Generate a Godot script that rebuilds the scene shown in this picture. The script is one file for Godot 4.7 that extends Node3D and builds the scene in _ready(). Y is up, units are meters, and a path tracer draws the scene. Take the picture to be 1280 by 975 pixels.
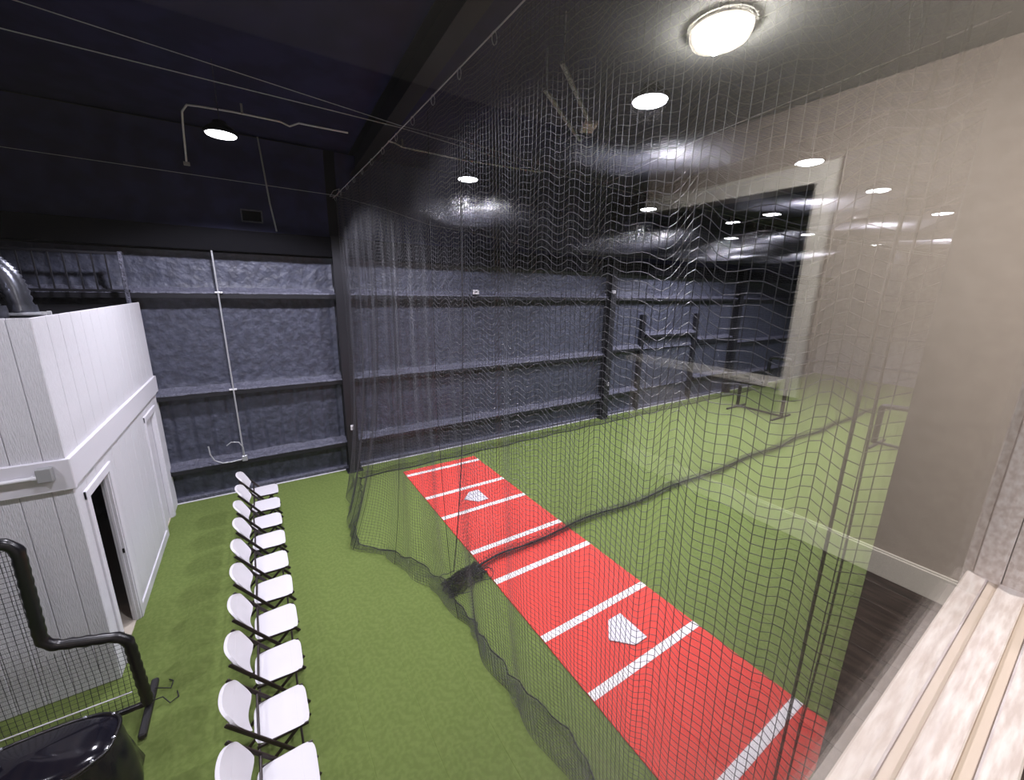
extends Node3D
# Indoor batting cages seen through an upstairs viewing window.
# x runs right along the window wall, -z into the hall, y up; the turf is y = 0.

const CAM_Y := 4.1
const GLASS_Z := -0.028
const JAMB_X := 1.06
const SILL_Y := 3.614
const UP_FLOOR := 2.7
const UP_CEIL := 5.1
const UP_RIGHT := 2.6

var used := {}
var M := {}
var rng := RandomNumberGenerator.new()
var noise := FastNoiseLite.new()


# ---------------------------------------------------------------- mesh helper
class Sh:
	var v := PackedVector3Array()
	var n := PackedVector3Array()
	var ix := PackedInt32Array()

	func tri(a: Vector3, b: Vector3, c: Vector3, na: Vector3, nb: Vector3, nc: Vector3) -> void:
		var k := v.size()
		v.append(a); v.append(b); v.append(c)
		n.append(na); n.append(nb); n.append(nc)
		if (b - a).cross(c - a).dot(na + nb + nc) > 0.0:
			ix.append(k); ix.append(k + 2); ix.append(k + 1)
		else:
			ix.append(k); ix.append(k + 1); ix.append(k + 2)

	func flat(a: Vector3, b: Vector3, c: Vector3, out: Vector3) -> void:
		var m := (b - a).cross(c - a).normalized()
		if m.dot(out) < 0.0:
			m = -m
		tri(a, b, c, m, m, m)

	func quad(a: Vector3, b: Vector3, c: Vector3, d: Vector3, out: Vector3) -> void:
		flat(a, b, c, out)
		flat(a, c, d, out)

	# box with chamfered edges
	func box(at: Vector3, size: Vector3, bev := 0.004, basis := Basis()) -> void:
		var h := size * 0.5
		bev = minf(bev, minf(h.x, minf(h.y, h.z)) * 0.8)
		var pt := func(s: Vector3, ax: int) -> Vector3:
			var q := Vector3(s.x * (h.x - bev), s.y * (h.y - bev), s.z * (h.z - bev))
			q[ax] = s[ax] * h[ax]
			return at + basis * q
		for ax in 3:
			var b: int = (ax + 1) % 3
			var c: int = (ax + 2) % 3
			for sg in [-1.0, 1.0]:
				var o := Vector3.ZERO
				o[ax] = sg
				var p := []
				for w in [[-1.0, -1.0], [1.0, -1.0], [1.0, 1.0], [-1.0, 1.0]]:
					var s := o
					s[b] = w[0]
					s[c] = w[1]
					p.append(pt.call(s, ax))
				quad(p[0], p[1], p[2], p[3], basis * o)
				for sb in [-1.0, 1.0]:
					var s1 := o
					s1[b] = sb
					var s2 := s1
					s1[c] = -1.0
					s2[c] = 1.0
					var oo := o
					oo[b] = sb
					quad(pt.call(s1, ax), pt.call(s2, ax), pt.call(s2, b), pt.call(s1, b), basis * oo)
		for sx in [-1.0, 1.0]:
			for sy in [-1.0, 1.0]:
				for sz in [-1.0, 1.0]:
					var s := Vector3(sx, sy, sz)
					flat(pt.call(s, 0), pt.call(s, 1), pt.call(s, 2), basis * s)

	func span(a: Vector3, b: Vector3, bev := 0.004) -> void:
		box((a + b) * 0.5, (b - a).abs(), bev)

	func tube(pts: Array, r: float, sides := 8, closed := false, radii := []) -> void:
		var cnt := pts.size()
		var k := v.size()
		var up := Vector3.ZERO
		for i in cnt:
			var a: Vector3 = pts[(i - 1 + cnt) % cnt] if closed else pts[maxi(i - 1, 0)]
			var b: Vector3 = pts[(i + 1) % cnt] if closed else pts[mini(i + 1, cnt - 1)]
			var t := (b - a).normalized()
			if up == Vector3.ZERO:
				up = t.cross(Vector3.UP if absf(t.y) < 0.9 else Vector3.RIGHT).normalized()
			up = (up - t * up.dot(t)).normalized()
			var w := t.cross(up)
			var rr: float = radii[i] if radii.size() else r
			for j in sides:
				var an := TAU * j / sides
				var o := up * cos(an) + w * sin(an)
				var p: Vector3 = pts[i]
				v.append(p + o * rr)
				n.append(o)
		for i in (cnt if closed else cnt - 1):
			for j in sides:
				var a := k + i * sides + j
				var b := k + i * sides + (j + 1) % sides
				var c := k + ((i + 1) % cnt) * sides + j
				var d := k + ((i + 1) % cnt) * sides + (j + 1) % sides
				if (v[b] - v[a]).cross(v[c] - v[a]).dot(n[a]) > 0.0:
					ix.append_array([a, c, b, b, c, d])
				else:
					ix.append_array([a, b, c, b, d, c])
		if not closed:
			for e in [0, cnt - 1]:
				var p: Vector3 = pts[e]
				var q: Vector3 = pts[1] if e == 0 else pts[cnt - 2]
				var o := (p - q).normalized()
				for j in sides:
					var a := v[k + e * sides + j]
					var b := v[k + e * sides + (j + 1) % sides]
					flat(p, a, b, o)

	# profile of [radius, height] turned about an axis through at
	func lathe(prof: Array, at: Vector3, sides := 24, basis := Basis()) -> void:
		for i in prof.size() - 1:
			var p: Vector2 = prof[i]
			var q: Vector2 = prof[i + 1]
			var d := q - p
			var nn := Vector2(d.y, -d.x).normalized()
			for j in sides:
				var a0 := TAU * j / sides
				var a1 := TAU * (j + 1) / sides
				var e0 := Vector3(cos(a0), 0, sin(a0))
				var e1 := Vector3(cos(a1), 0, sin(a1))
				var A := at + basis * (e0 * p.x + Vector3.UP * p.y)
				var B := at + basis * (e1 * p.x + Vector3.UP * p.y)
				var C := at + basis * (e1 * q.x + Vector3.UP * q.y)
				var D := at + basis * (e0 * q.x + Vector3.UP * q.y)
				var n0 := basis * (e0 * nn.x + Vector3.UP * nn.y)
				var n1 := basis * (e1 * nn.x + Vector3.UP * nn.y)
				if p.x > 0.0001:
					tri(A, B, C, n0, n1, n1)
				if q.x > 0.0001:
					tri(A, C, D, n0, n1, n0)

	# rows of points joined into a smooth sheet
	func sheet(g: Array, flip := false, wrap := false) -> void:
		var rows := g.size()
		var cols: int = g[0].size()
		var k := v.size()
		for i in rows:
			for j in cols:
				var l: Vector3 = g[i][(j - 1 + cols) % cols if wrap else maxi(j - 1, 0)]
				var r: Vector3 = g[i][(j + 1) % cols if wrap else mini(j + 1, cols - 1)]
				var u: Vector3 = g[maxi(i - 1, 0)][j]
				var d: Vector3 = g[mini(i + 1, rows - 1)][j]
				var nn := (r - l).cross(d - u).normalized()
				v.append(g[i][j])
				n.append(-nn if flip else nn)
		for i in rows - 1:
			for j in (cols if wrap else cols - 1):
				var a := k + i * cols + j
				var b := k + i * cols + (j + 1) % cols
				var c := a + cols
				var d := b + cols
				if (v[b] - v[a]).cross(v[c] - v[a]).dot(n[a]) > 0.0:
					ix.append_array([a, c, b, b, c, d])
				else:
					ix.append_array([a, b, c, b, d, c])

	# flat outline in the plane of basis x/y, thickened along basis z
	func slab(poly: PackedVector2Array, thick: float, at := Vector3.ZERO, basis := Basis()) -> void:
		var t := Geometry2D.triangulate_polygon(poly)
		var h := thick * 0.5
		for sg in [-1.0, 1.0]:
			for i in range(0, t.size(), 3):
				var p := []
				for j in 3:
					var q := poly[t[i + j]]
					p.append(at + basis * Vector3(q.x, q.y, h * sg))
				flat(p[0], p[1], p[2], basis.z * sg)
		var cw := Geometry2D.is_polygon_clockwise(poly)
		for i in poly.size():
			var q := poly[i]
			var r := poly[(i + 1) % poly.size()]
			var o2 := Vector2(r.y - q.y, q.x - r.x) * (-1.0 if cw else 1.0)
			quad(at + basis * Vector3(q.x, q.y, -h), at + basis * Vector3(r.x, r.y, -h), at + basis * Vector3(r.x, r.y, h), at + basis * Vector3(q.x, q.y, h), basis * Vector3(o2.x, o2.y, 0))

	func mesh() -> ArrayMesh:
		var a := []
		a.resize(Mesh.ARRAY_MAX)
		a[Mesh.ARRAY_VERTEX] = v
		a[Mesh.ARRAY_NORMAL] = n
		a[Mesh.ARRAY_INDEX] = ix
		var m := ArrayMesh.new()
		m.add_surface_from_arrays(Mesh.PRIMITIVE_TRIANGLES, a)
		return m


# ---------------------------------------------------------------- scene helpers
func numbered(called: String) -> String:
	if not used.has(called):
		used[called] = 0
		return called
	used[called] += 1
	return "%s_%03d" % [called, used[called]]


func obj(called: String, s: Sh, m: Material, parent: Node = self) -> MeshInstance3D:
	return put(called, s.mesh(), m, parent)


func put(called: String, mesh: Mesh, m: Material, parent: Node = self, at := Vector3.ZERO) -> MeshInstance3D:
	var o := MeshInstance3D.new()
	o.name = numbered(called) if parent == self else called
	o.mesh = mesh
	o.material_override = m
	o.position = at
	parent.add_child(o, true)
	return o


func tag(o: Node, label: String, category: String, group := "", kind := "") -> void:
	o.set_meta("label", label)
	o.set_meta("category", category)
	if group:
		o.set_meta("group", group)
	if kind:
		o.set_meta("kind", kind)


func thing(called: String, label: String, category: String, at := Vector3.ZERO, group := "") -> Node3D:
	var o := Node3D.new()
	o.name = numbered(called)
	o.position = at
	add_child(o)
	tag(o, label, category, group)
	return o


func setting(called: String, s: Sh, m: Material, label: String, category: String) -> MeshInstance3D:
	var o := obj(called, s, m)
	tag(o, label, category, "", "structure")
	return o


func table(keys: Array, x: float) -> float:
	if x <= keys[0][0]:
		return keys[0][1]
	for i in keys.size() - 1:
		if x <= keys[i + 1][0]:
			var t: float = (x - keys[i][0]) / (keys[i + 1][0] - keys[i][0])
			t = t * t * (3.0 - 2.0 * t)
			return lerpf(keys[i][1], keys[i + 1][1], t)
	return keys[-1][1]


# ---------------------------------------------------------------- materials
func noise_tex(freq: float, ramp: Array, size := 512, octaves := 4, normal := false, kind := FastNoiseLite.TYPE_SIMPLEX_SMOOTH) -> NoiseTexture2D:
	var f := FastNoiseLite.new()
	f.noise_type = kind
	f.frequency = freq
	f.fractal_octaves = octaves
	f.seed = 7
	var t := NoiseTexture2D.new()
	t.width = size
	t.height = size
	t.seamless = true
	t.noise = f
	if normal:
		t.as_normal_map = true
		t.bump_strength = 6.0
	elif ramp.size():
		var g := Gradient.new()
		var offs := PackedFloat32Array()
		var cols := PackedColorArray()
		for i in ramp.size():
			offs.append(ramp[i][0])
			cols.append(ramp[i][1])
		g.offsets = offs
		g.colors = cols
		t.color_ramp = g
	return t


func mat(c: Color, rough := 0.7, metal := 0.0) -> StandardMaterial3D:
	var m := StandardMaterial3D.new()
	m.albedo_color = c
	m.roughness = rough
	m.metallic = metal
	return m


func tri_mat(tex: Texture2D, per_m: float, rough := 0.8, relief: Texture2D = null, cm := 0.0) -> StandardMaterial3D:
	var m := StandardMaterial3D.new()
	m.albedo_texture = tex
	m.roughness = rough
	m.uv1_triplanar = true
	m.uv1_world_triplanar = true
	m.uv1_scale = Vector3.ONE * per_m
	if relief:
		m.heightmap_enabled = true
		m.heightmap_texture = relief
		m.heightmap_scale = cm
	return m


func rgb(r: int, g: int, b: int) -> Color:
	return Color8(r, g, b)


func materials() -> void:
	# turf: short fibres in several greens
	var turf_fine := noise_tex(0.16, [[0.0, rgb(80, 96, 42)], [0.35, rgb(97, 114, 53)], [0.6, rgb(107, 123, 60)], [1.0, rgb(128, 141, 76)]], 1024, 4)
	var turf_bump := noise_tex(0.2, [], 1024, 3)
	M.turf = tri_mat(turf_fine, 2.3, 0.95, turf_bump, 0.2)
	var broad := noise_tex(0.012, [[0.3, Color(0.92, 0.93, 0.88)], [0.7, Color(1, 1, 1)]], 512, 3)
	M.turf.detail_enabled = true
	M.turf.detail_blend_mode = BaseMaterial3D.BLEND_MODE_MUL
	M.turf.detail_albedo = broad
	M.turf.detail_uv_layer = BaseMaterial3D.DETAIL_UV_1
	M.mat_red = tri_mat(noise_tex(0.12, [[0.0, rgb(198, 54, 46)], [0.5, rgb(216, 66, 56)], [1.0, rgb(226, 84, 72)]], 512, 3), 2.0, 0.9, turf_bump, 0.15)
	M.mat_white = tri_mat(noise_tex(0.12, [[0.0, rgb(222, 216, 214)], [1.0, rgb(240, 236, 234)]], 256, 3), 2.0, 0.85)
	# sprayed foam wall, painted navy black
	var foam := noise_tex(0.02, [[0.25, rgb(53, 55, 68)], [0.5, rgb(60, 63, 78)], [0.75, rgb(70, 73, 89)]], 1024, 5)
	var foam_bump := noise_tex(0.03, [], 1024, 5)
	M.foam = tri_mat(foam, 0.25, 0.55, foam_bump, 1.3)
	M.wall_grey = tri_mat(noise_tex(0.02, [[0.2, rgb(104, 102, 106)], [0.8, rgb(122, 120, 124)]], 512, 4), 0.4, 0.7)
	M.steel_dark = mat(rgb(22, 22, 29), 0.5)
	M.girt = tri_mat(noise_tex(0.03, [[0.2, rgb(66, 67, 80)], [0.8, rgb(94, 95, 110)]], 512, 5), 0.8, 0.6, foam_bump, 1.5)
	M.ceiling = tri_mat(noise_tex(0.01, [[0.3, rgb(28, 28, 66)], [0.7, rgb(39, 39, 82)]], 512, 4), 0.3, 0.7)  # flare haze over a near-black ceiling is put into this blue
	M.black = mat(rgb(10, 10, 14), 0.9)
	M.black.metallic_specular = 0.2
	# office block: white embossed wood-grain siding
	var grain := noise_tex(0.04, [], 512, 4)
	M.siding = tri_mat(noise_tex(0.05, [[0.2, rgb(206, 205, 211)], [0.8, rgb(217, 216, 222)]], 512, 4), 0.9, 0.55, grain, 0.5)
	M.siding.uv1_scale = Vector3(5.0, 0.5, 5.0)
	M.trim = mat(rgb(212, 210, 217), 0.45)
	M.conduit = mat(rgb(176, 177, 182), 0.35, 0.4)
	M.conduit_white = mat(rgb(214, 214, 218), 0.4)
	M.box_grey = mat(rgb(150, 151, 152), 0.45)
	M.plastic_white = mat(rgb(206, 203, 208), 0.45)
	M.chair_frame = mat(rgb(42, 34, 33), 0.4, 0.2)
	M.net = mat(rgb(56, 56, 62), 0.45)
	M.net.metallic_specular = 0.65
	M.rope = mat(rgb(36, 37, 42), 0.8)
	M.cable = mat(rgb(178, 180, 190), 0.5, 0.1)
	M.pad = mat(rgb(14, 14, 19), 0.28)
	M.pad_dull = mat(rgb(20, 20, 25), 0.6)
	M.vinyl = mat(rgb(13, 14, 24), 0.12)
	M.clear_tape = mat(rgb(120, 124, 140), 0.15)
	M.duct = mat(rgb(120, 122, 132), 0.28, 0.9)
	M.screw = mat(rgb(200, 202, 210), 0.2, 0.8)
	# upstairs room
	M.wall_beige = tri_mat(noise_tex(0.03, [[0.2, rgb(186, 176, 168)], [0.8, rgb(192, 182, 174)]], 512, 4), 0.8, 0.8, grain, 0.05)
	M.wall_unlit = mat(rgb(40, 40, 43), 0.8)  # dark tone standing in for an unlit hall behind the room
	M.ceil_white = mat(rgb(214, 217, 214), 0.85)
	M.base_white = mat(rgb(226, 222, 216), 0.4)
	M.plank_dark = tri_mat(noise_tex(0.02, [[0.2, rgb(46, 37, 34)], [0.5, rgb(62, 51, 47)], [0.8, rgb(78, 66, 61)]], 512, 5), 0.6, 0.5)
	M.plank_dark.uv1_scale = Vector3(2.5, 1, 0.5)
	M.sill_wood = tri_mat(noise_tex(0.02, [[0.2, rgb(196, 182, 176)], [0.6, rgb(214, 204, 200)], [0.85, rgb(222, 215, 212)]], 512, 5), 1.0, 0.5, grain, 0.03)
	M.sill_wood.uv1_scale = Vector3(1.2, 6, 9)
	M.stop_tan = mat(rgb(200, 184, 170), 0.5)
	M.reveal = mat(rgb(20, 19, 20), 0.7)
	M.office_floor = mat(rgb(196, 186, 172), 0.5)
	var g := mat(Color(1, 1, 1, 0.0), 0.0)
	g.transparency = BaseMaterial3D.TRANSPARENCY_ALPHA
	M.glass = g
	var e := mat(rgb(250, 250, 255), 0.4)
	e.emission_enabled = true
	e.emission = Color(0.97, 0.97, 1.0)
	e.emission_energy_multiplier = 14.0
	M.led = e
	var e2 := mat(rgb(255, 250, 240), 0.4)
	e2.emission_enabled = true
	e2.emission = Color(1.0, 0.96, 0.9)
	e2.emission_energy_multiplier = 10.0
	M.disc = e2


# ---------------------------------------------------------------- netting
# nodes: nu columns of nv knots; cords run along both directions as thin three-sided tubes
func net_mesh(nodes: PackedVector3Array, nu: int, nv: int, r: float, side_u: Vector3, side_v: Vector3, across: Vector3, step_u := 1, step_v := 1) -> ArrayMesh:
	var v := PackedVector3Array()
	var n := PackedVector3Array()
	var ix := PackedInt32Array()
	for pass_ in 2:
		# pass 0: cords along v (columns); pass 1: cords along u (rows)
		var s: Vector3 = side_u if pass_ == 0 else side_v
		var o := PackedVector3Array()
		for j in 3:
			var an := TAU * j / 3.0
			o.append(s * cos(an) + across * sin(an))
		var lines := nu if pass_ == 0 else nv
		var along := nv if pass_ == 0 else nu
		var skip := step_v if pass_ == 0 else step_u
		for a in lines:
			var first := true
			var b := 0
			while b < along:
				var p := nodes[a * nv + b] if pass_ == 0 else nodes[b * nv + a]
				var k := v.size()
				for j in 3:
					v.append(p + o[j] * r)
					n.append(o[j])
				if not first:
					for j in 3:
						var j2 := (j + 1) % 3
						ix.append(k - 3 + j); ix.append(k - 3 + j2); ix.append(k + j)
						ix.append(k - 3 + j2); ix.append(k + j2); ix.append(k + j)
				first = false
				if b < along - 1 and b + skip > along - 1:
					b = along - 1
				else:
					b += skip
	var arr := []
	arr.resize(Mesh.ARRAY_MAX)
	arr[Mesh.ARRAY_VERTEX] = v
	arr[Mesh.ARRAY_NORMAL] = n
	arr[Mesh.ARRAY_INDEX] = ix
	var m := ArrayMesh.new()
	m.add_surface_from_arrays(Mesh.PRIMITIVE_TRIANGLES, arr)
	return m


func net_part(parent: Node, mesh: ArrayMesh) -> void:
	var o := put("mesh_netting", mesh, M.net, parent)
	o.set_meta("kind", "stuff")


func snap_hook(s: Sh, p: Vector3, drop: float, turn: float) -> void:
	var pts := []
	for i in 10:
		var a := TAU * i / 10.0
		pts.append(p + Vector3(sin(a) * 0.018 * cos(turn), -drop * 0.5 + cos(a) * drop * 0.5, sin(a) * 0.018 * sin(turn)))
	s.tube(pts, 0.0035, 5, true)


# height of the top cables
func top_divider(x: float) -> float:
	return table([[1.6, 5.84], [3.5, 5.72], [6.2, 5.67], [11.4, 5.6], [18.0, 5.66], [26.0, 5.8]], x)


func top_back(x: float) -> float:
	return table([[1.6, 5.84], [4.0, 5.45], [7.3, 5.14], [12.0, 5.22], [19.0, 5.3], [26.0, 5.6]], x)


func build_nets() -> void:
	# --- backstop net along the cages' left side
	var hem := [[-9.2, 1.5], [-8.6, 1.42], [-7.9, 1.24], [-7.3, 1.12], [-6.6, 1.0], [-6.15, 0.96], [-5.6, 1.33], [-5.0, 1.55], [-4.6, 1.68], [-3.7, 1.84], [-3.2, 1.79], [-2.5, 1.8], [-2.0, 1.85], [-0.1, 1.8]]
	var cell := 0.0445
	var nu := int(8.75 / cell)
	var rows := int(5.8 / cell)
	var fold := 12
	var nv := rows + fold + 1
	var nodes := PackedVector3Array()
	nodes.resize(nu * nv)
	for i in nu:
		var s := i / float(nu - 1)
		var z0 := lerpf(-8.93, -0.26, s)
		var z1 := lerpf(-8.6, -0.26, s)
		var ruffle := 0.018 * sin(z0 * 11.0) + 0.016 * sin(z0 * 23.0 + 1.3) + 0.02 * noise.get_noise_2d(z0 * 90.0, 3.0)
		var far := smoothstep(-6.0, -9.0, z0)
		var xb := table(hem, z1)
		var wide := 0.17 + 0.07 * sin(z0 * 2.1) + 0.05 * noise.get_noise_2d(z0 * 60.0, 40.0)
		for j in nv:
			var p: Vector3
			if j <= rows:
				var t := j / float(rows)
				var y := 5.8 - 0.05 * absf(sin(z0 * 2.6)) * (1.0 - t) + ruffle * (0.4 + 1.2 * sin(t * PI)) * (1.0 - t * t)
				y = lerpf(y, 0.0, t) if false else (5.8 - 5.785 * t) + (y - 5.8) * (1.0 - t)
				y += ruffle * sin(t * PI) * 1.1 - 0.05 * absf(sin(z0 * 8.3 + 0.8 * sin(z0 * 1.9))) * sin(t * PI)
				var x := lerpf(1.61, xb, pow(t, 3.6))
				var wave := (0.035 + 0.025 * far) * sin(z0 * 6.3 + 0.6 * sin(z0 * 1.7)) * smoothstep(0.0, 0.35, t) * (0.4 + 0.6 * t)
				x += wave + 0.012 * noise.get_noise_2d(z0 * 70.0, t * 120.0)
				var z := lerpf(z0, z1, t) + (0.012 + 0.01 * far) * sin(z0 * 9.0 + t * 2.0) * smoothstep(0.0, 0.3, t)
				z += 0.010 * noise.get_noise_2d(z0 * 160.0 + 50.0, t * 60.0)
				p = Vector3(x, maxf(y, 0.012), z)
			else:
				var t := (j - rows) / float(fold)
				var lift := 0.05 * absf(noise.get_noise_2d(z0 * 120.0, t * 40.0 + 9.0)) + 0.03 * sin(t * PI)
				p = Vector3(xb + wide * t + 0.02 * sin(z0 * 19.0), 0.015 + lift, z1 + 0.03 * sin(t * 5.0 + z0 * 7.0))
			nodes[i * nv + j] = p
	var t1 := thing("backstop_net", "long black netting curtain with a trailing hem, hung between white folding chairs and red mat", "net", Vector3.ZERO)
	net_part(t1, net_mesh(nodes, nu, nv, 0.002, Vector3(0, 0, 1), Vector3(0, 1, 0), Vector3(1, 0, 0)))
	# hem rope along the folded lower edge
	var hp := []
	for i in range(0, nu, 2):
		hp.append(nodes[i * nv + nv - 1] + Vector3(0, 0.012, 0))
	var hs := Sh.new()
	hs.tube(hp, 0.007, 5)
	obj("hem_rope", hs, M.rope, t1)
	# seam rope close to the window and darker gathered seams farther along
	for zz in [-0.42, -4.1, -5.6, -6.3, -7.0, -7.6, -8.2]:
		var i := int(round((zz + 8.93) / 8.67 * (nu - 1)))
		var sp := []
		for j in range(0, rows + 1, 2):
			sp.append(nodes[i * nv + j] + Vector3(0.003, 0, 0))
		var ss := Sh.new()
		ss.tube(sp, 0.006 if zz > -1.0 else 0.0035, 5)
		if zz > -1.0:
			var s2 := []
			for j in range(0, rows + 1, 2):
				s2.append(nodes[(i + 1) * nv + j] + Vector3(0.004, 0, 0.006 + 0.006 * sin(j * 0.13)))
			ss.tube(s2, 0.004, 5)
		obj("seam_rope", ss, M.rope, t1)

	# --- divider net across the cages
	cell = 0.05
	var x_left := 2.34
	nu = int((19.5 - x_left) / cell)
	rows = int(5.3 / cell)
	fold = 18
	var over := 5
	nv = rows + fold + over + 1
	nodes = PackedVector3Array()
	nodes.resize(nu * nv)
	for i in nu:
		var s := i / float(nu - 1)
		var x0 := lerpf(x_left, 19.5, s)
		var ty := top_divider(x0)
		var ruffle := 0.02 * sin(x0 * 7.0) + 0.015 * sin(x0 * 17.0)
		var edge := smoothstep(3.0, 2.34, x0)
		for j in nv:
			var p: Vector3
			if j < over:
				# the turned-over strip at the top cable
				var k := (over - j) / float(over)
				p = Vector3(x0 + 0.02 * sin(k * 4.0), ty - 0.24 * k + 0.03 * sin(x0 * 9.0 + k), -4.83)
			elif j <= rows + over:
				var t := (j - over) / float(rows)
				var y := ty - 0.04 * absf(sin(x0 * 2.2)) * (1.0 - t) + ruffle * sin(t * PI)
				y = lerpf(y, 0.16, t)
				var z := -4.88 + 0.16 * t * t + 0.03 * sin(x0 * 5.0) * t + 0.012 * noise.get_noise_2d(x0 * 80.0, t * 90.0)
				var x := x0 + 0.012 * sin(x0 * 8.0 + t * 3.0) - edge * 0.35 * pow(t, 4.0)
				p = Vector3(x, y, z + edge * 0.22 * pow(t, 5.0))
			else:
				# bottom metre gathered into a loose roll
				var t := (j - rows - over) / float(fold)
				var an := t * TAU * 2.6 + x0 * 1.1
				var rr := 0.1 * (1.0 - 0.45 * t) + 0.03 * noise.get_noise_2d(x0 * 60.0, t * 60.0)
				p = Vector3(x0 + 0.03 * sin(an * 2.0) - edge * 0.35, 0.085 + rr * 0.5 * sin(an), -4.72 + edge * 0.22 + rr * cos(an) + 0.04 * sin(x0 * 2.3))
			nodes[i * nv + j] = p
	var t2 := thing("divider_net", "black netting curtain with rolled bottom crossing over the red mat between two cages", "net", Vector3.ZERO)
	net_part(t2, net_mesh(nodes, nu, nv, 0.0017, Vector3(1, 0, 0), Vector3(0, 1, 0), Vector3(0, 0, 1)))
	var es := Sh.new()
	var ep := []
	for j in range(over, rows + over + 1, 2):
		ep.append(nodes[j])
	es.tube(ep, 0.008, 5)
	obj("edge_rope", es, M.rope, t2)
	var bs := Sh.new()
	var bp := []
	for i in range(0, nu, 4):
		var x0 := lerpf(x_left, 19.5, i / float(nu - 1))
		var edge := smoothstep(3.0, 2.34, x0)
		bp.append(Vector3(x0 - edge * 0.3, 0.075 + 0.012 * sin(x0 * 3.0), -4.72 + edge * 0.2 + 0.04 * sin(x0 * 2.3)))
	bs.tube(bp, 0.016, 7)
	obj("bottom_roll", bs, M.rope, t2)
	# the heap at the loose end, by the edge of the red mat
	var pile := PackedVector3Array()
	var pn := 34
	for i in pn:
		for j in pn:
			var u := i / float(pn - 1)
			var w := j / float(pn - 1)
			var x := lerpf(1.86, 2.5, u) + 0.09 * noise.get_noise_2d(u * 300.0, w * 300.0)
			var z := lerpf(-4.28, -4.62, w) - u * 0.16 + 0.10 * noise.get_noise_2d(u * 280.0 + 90.0, w * 280.0)
			var y := 0.02 + 0.15 * sin(clampf(u, 0, 1) * PI) * sin(w * PI) * (0.6 + 0.9 * absf(noise.get_noise_2d(u * 400.0, w * 400.0 + 77.0)))
			pile.append(Vector3(x, y, z))
	var po := put("loose_heap", net_mesh(pile, pn, pn, 0.003, Vector3(1, 0, 0), Vector3(0, 1, 0), Vector3(0, 0, 1)), M.rope, t2)
	po.set_meta("kind", "stuff")
	var ls := Sh.new()
	for k in 7:
		var a := Vector3(rng.randf_range(1.95, 2.45), 0.05, rng.randf_range(-4.62, -4.3))
		var lp := []
		var rad := rng.randf_range(0.08, 0.2)
		for q in 12:
			var an := q * 0.42 + k
			lp.append(a + Vector3(cos(an) * rad, 0.03 + 0.05 * absf(sin(an * 1.3)), sin(an) * rad * 0.7))
		ls.tube(lp, 0.006, 5)
	obj("loose_cord", ls, M.rope, t2)

	# --- far net in front of the back wall
	cell = 0.06
	nu = int((19.0 - 1.61) / cell)
	rows = int(5.2 / cell)
	fold = 7
	nv = rows + fold + 1
	nodes = PackedVector3Array()
	nodes.resize(nu * nv)
	for i in nu:
		var x0 := lerpf(1.61, 19.0, i / float(nu - 1))
		var ty := top_back(x0)
		var zb := table([[1.6, -8.6], [8.0, -8.66], [16.0, -8.7], [19.0, -8.72]], x0)
		var ruffle := 0.022 * sin(x0 * 6.0) + 0.02 * sin(x0 * 13.0)
		for j in nv:
			var p: Vector3
			if j <= rows:
				var t := j / float(rows)
				var y := lerpf(ty - 0.05 * absf(sin(x0 * 1.9)), 0.015, t) + ruffle * sin(t * PI)
				var z := lerpf(-8.94, zb, t * t) + 0.03 * sin(x0 * 5.0) * t
				p = Vector3(x0 + 0.015 * sin(x0 * 8.0 + t * 3.0), y, z)
			else:
				var t := (j - rows) / float(fold)
				p = Vector3(x0 + 0.02 * sin(t * 6.0), 0.02 + 0.03 * sin(t * PI) + 0.02 * absf(noise.get_noise_2d(x0 * 80.0, t * 50.0)), zb - 0.24 * t + 0.03 * sin(x0 * 7.0))
			nodes[i * nv + j] = p
	var t3 := thing("far_net", "black netting curtain hung close in front of the dark foam back wall", "net", Vector3.ZERO)
	net_part(t3, net_mesh(nodes, nu, nv, 0.0017, Vector3(1, 0, 0), Vector3(0, 1, 0), Vector3(0, 0, 1)))
	var fh := Sh.new()
	var fp := []
	for i in range(0, nu, 3):
		fp.append(nodes[i * nv + rows] + Vector3(0, 0.01, 0))
	fh.tube(fp, 0.012, 5)
	obj("hem_rope", fh, M.rope, t3)

	# --- roof net over both cages
	cell = 0.05
	nu = int((17.0 - 1.62) / cell)
	var nz := int(9.0 / cell)
	nodes = PackedVector3Array()
	nodes.resize(nu * (nz + 1))
	for i in nu:
		var x0 := lerpf(1.62, 17.0, i / float(nu - 1))
		for j in nz + 1:
			var z0 := lerpf(-0.23, -8.92, j / float(nz))
			var y: float
			var ridge := 5.84 - 0.10 * smoothstep(1.6, 3.0, x0)
			if z0 > -4.88:
				var t := z0 / -4.88
				y = lerpf(ridge, top_divider(x0), t) - 0.22 * sin(t * PI) * smoothstep(1.6, 3.2, x0)
			else:
				var t := (z0 + 4.88) / -4.04
				y = lerpf(top_divider(x0), top_back(x0), t) - 0.12 * sin(t * PI) * smoothstep(1.6, 3.2, x0)
			y += 0.015 * sin(x0 * 4.0 + z0 * 1.3) + 0.012 * sin(z0 * 5.0)
			nodes[i * (nz + 1) + j] = Vector3(x0, y, z0)
	var t4 := thing("roof_net", "sagging black netting roof stretched over both batting cages under the ceiling lights", "net", Vector3.ZERO)
	net_part(t4, net_mesh(nodes, nu, nz + 1, 0.0015, Vector3(1, 0, 0), Vector3(0, 0, 1), Vector3(0, 1, 0), 5, 5))


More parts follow.
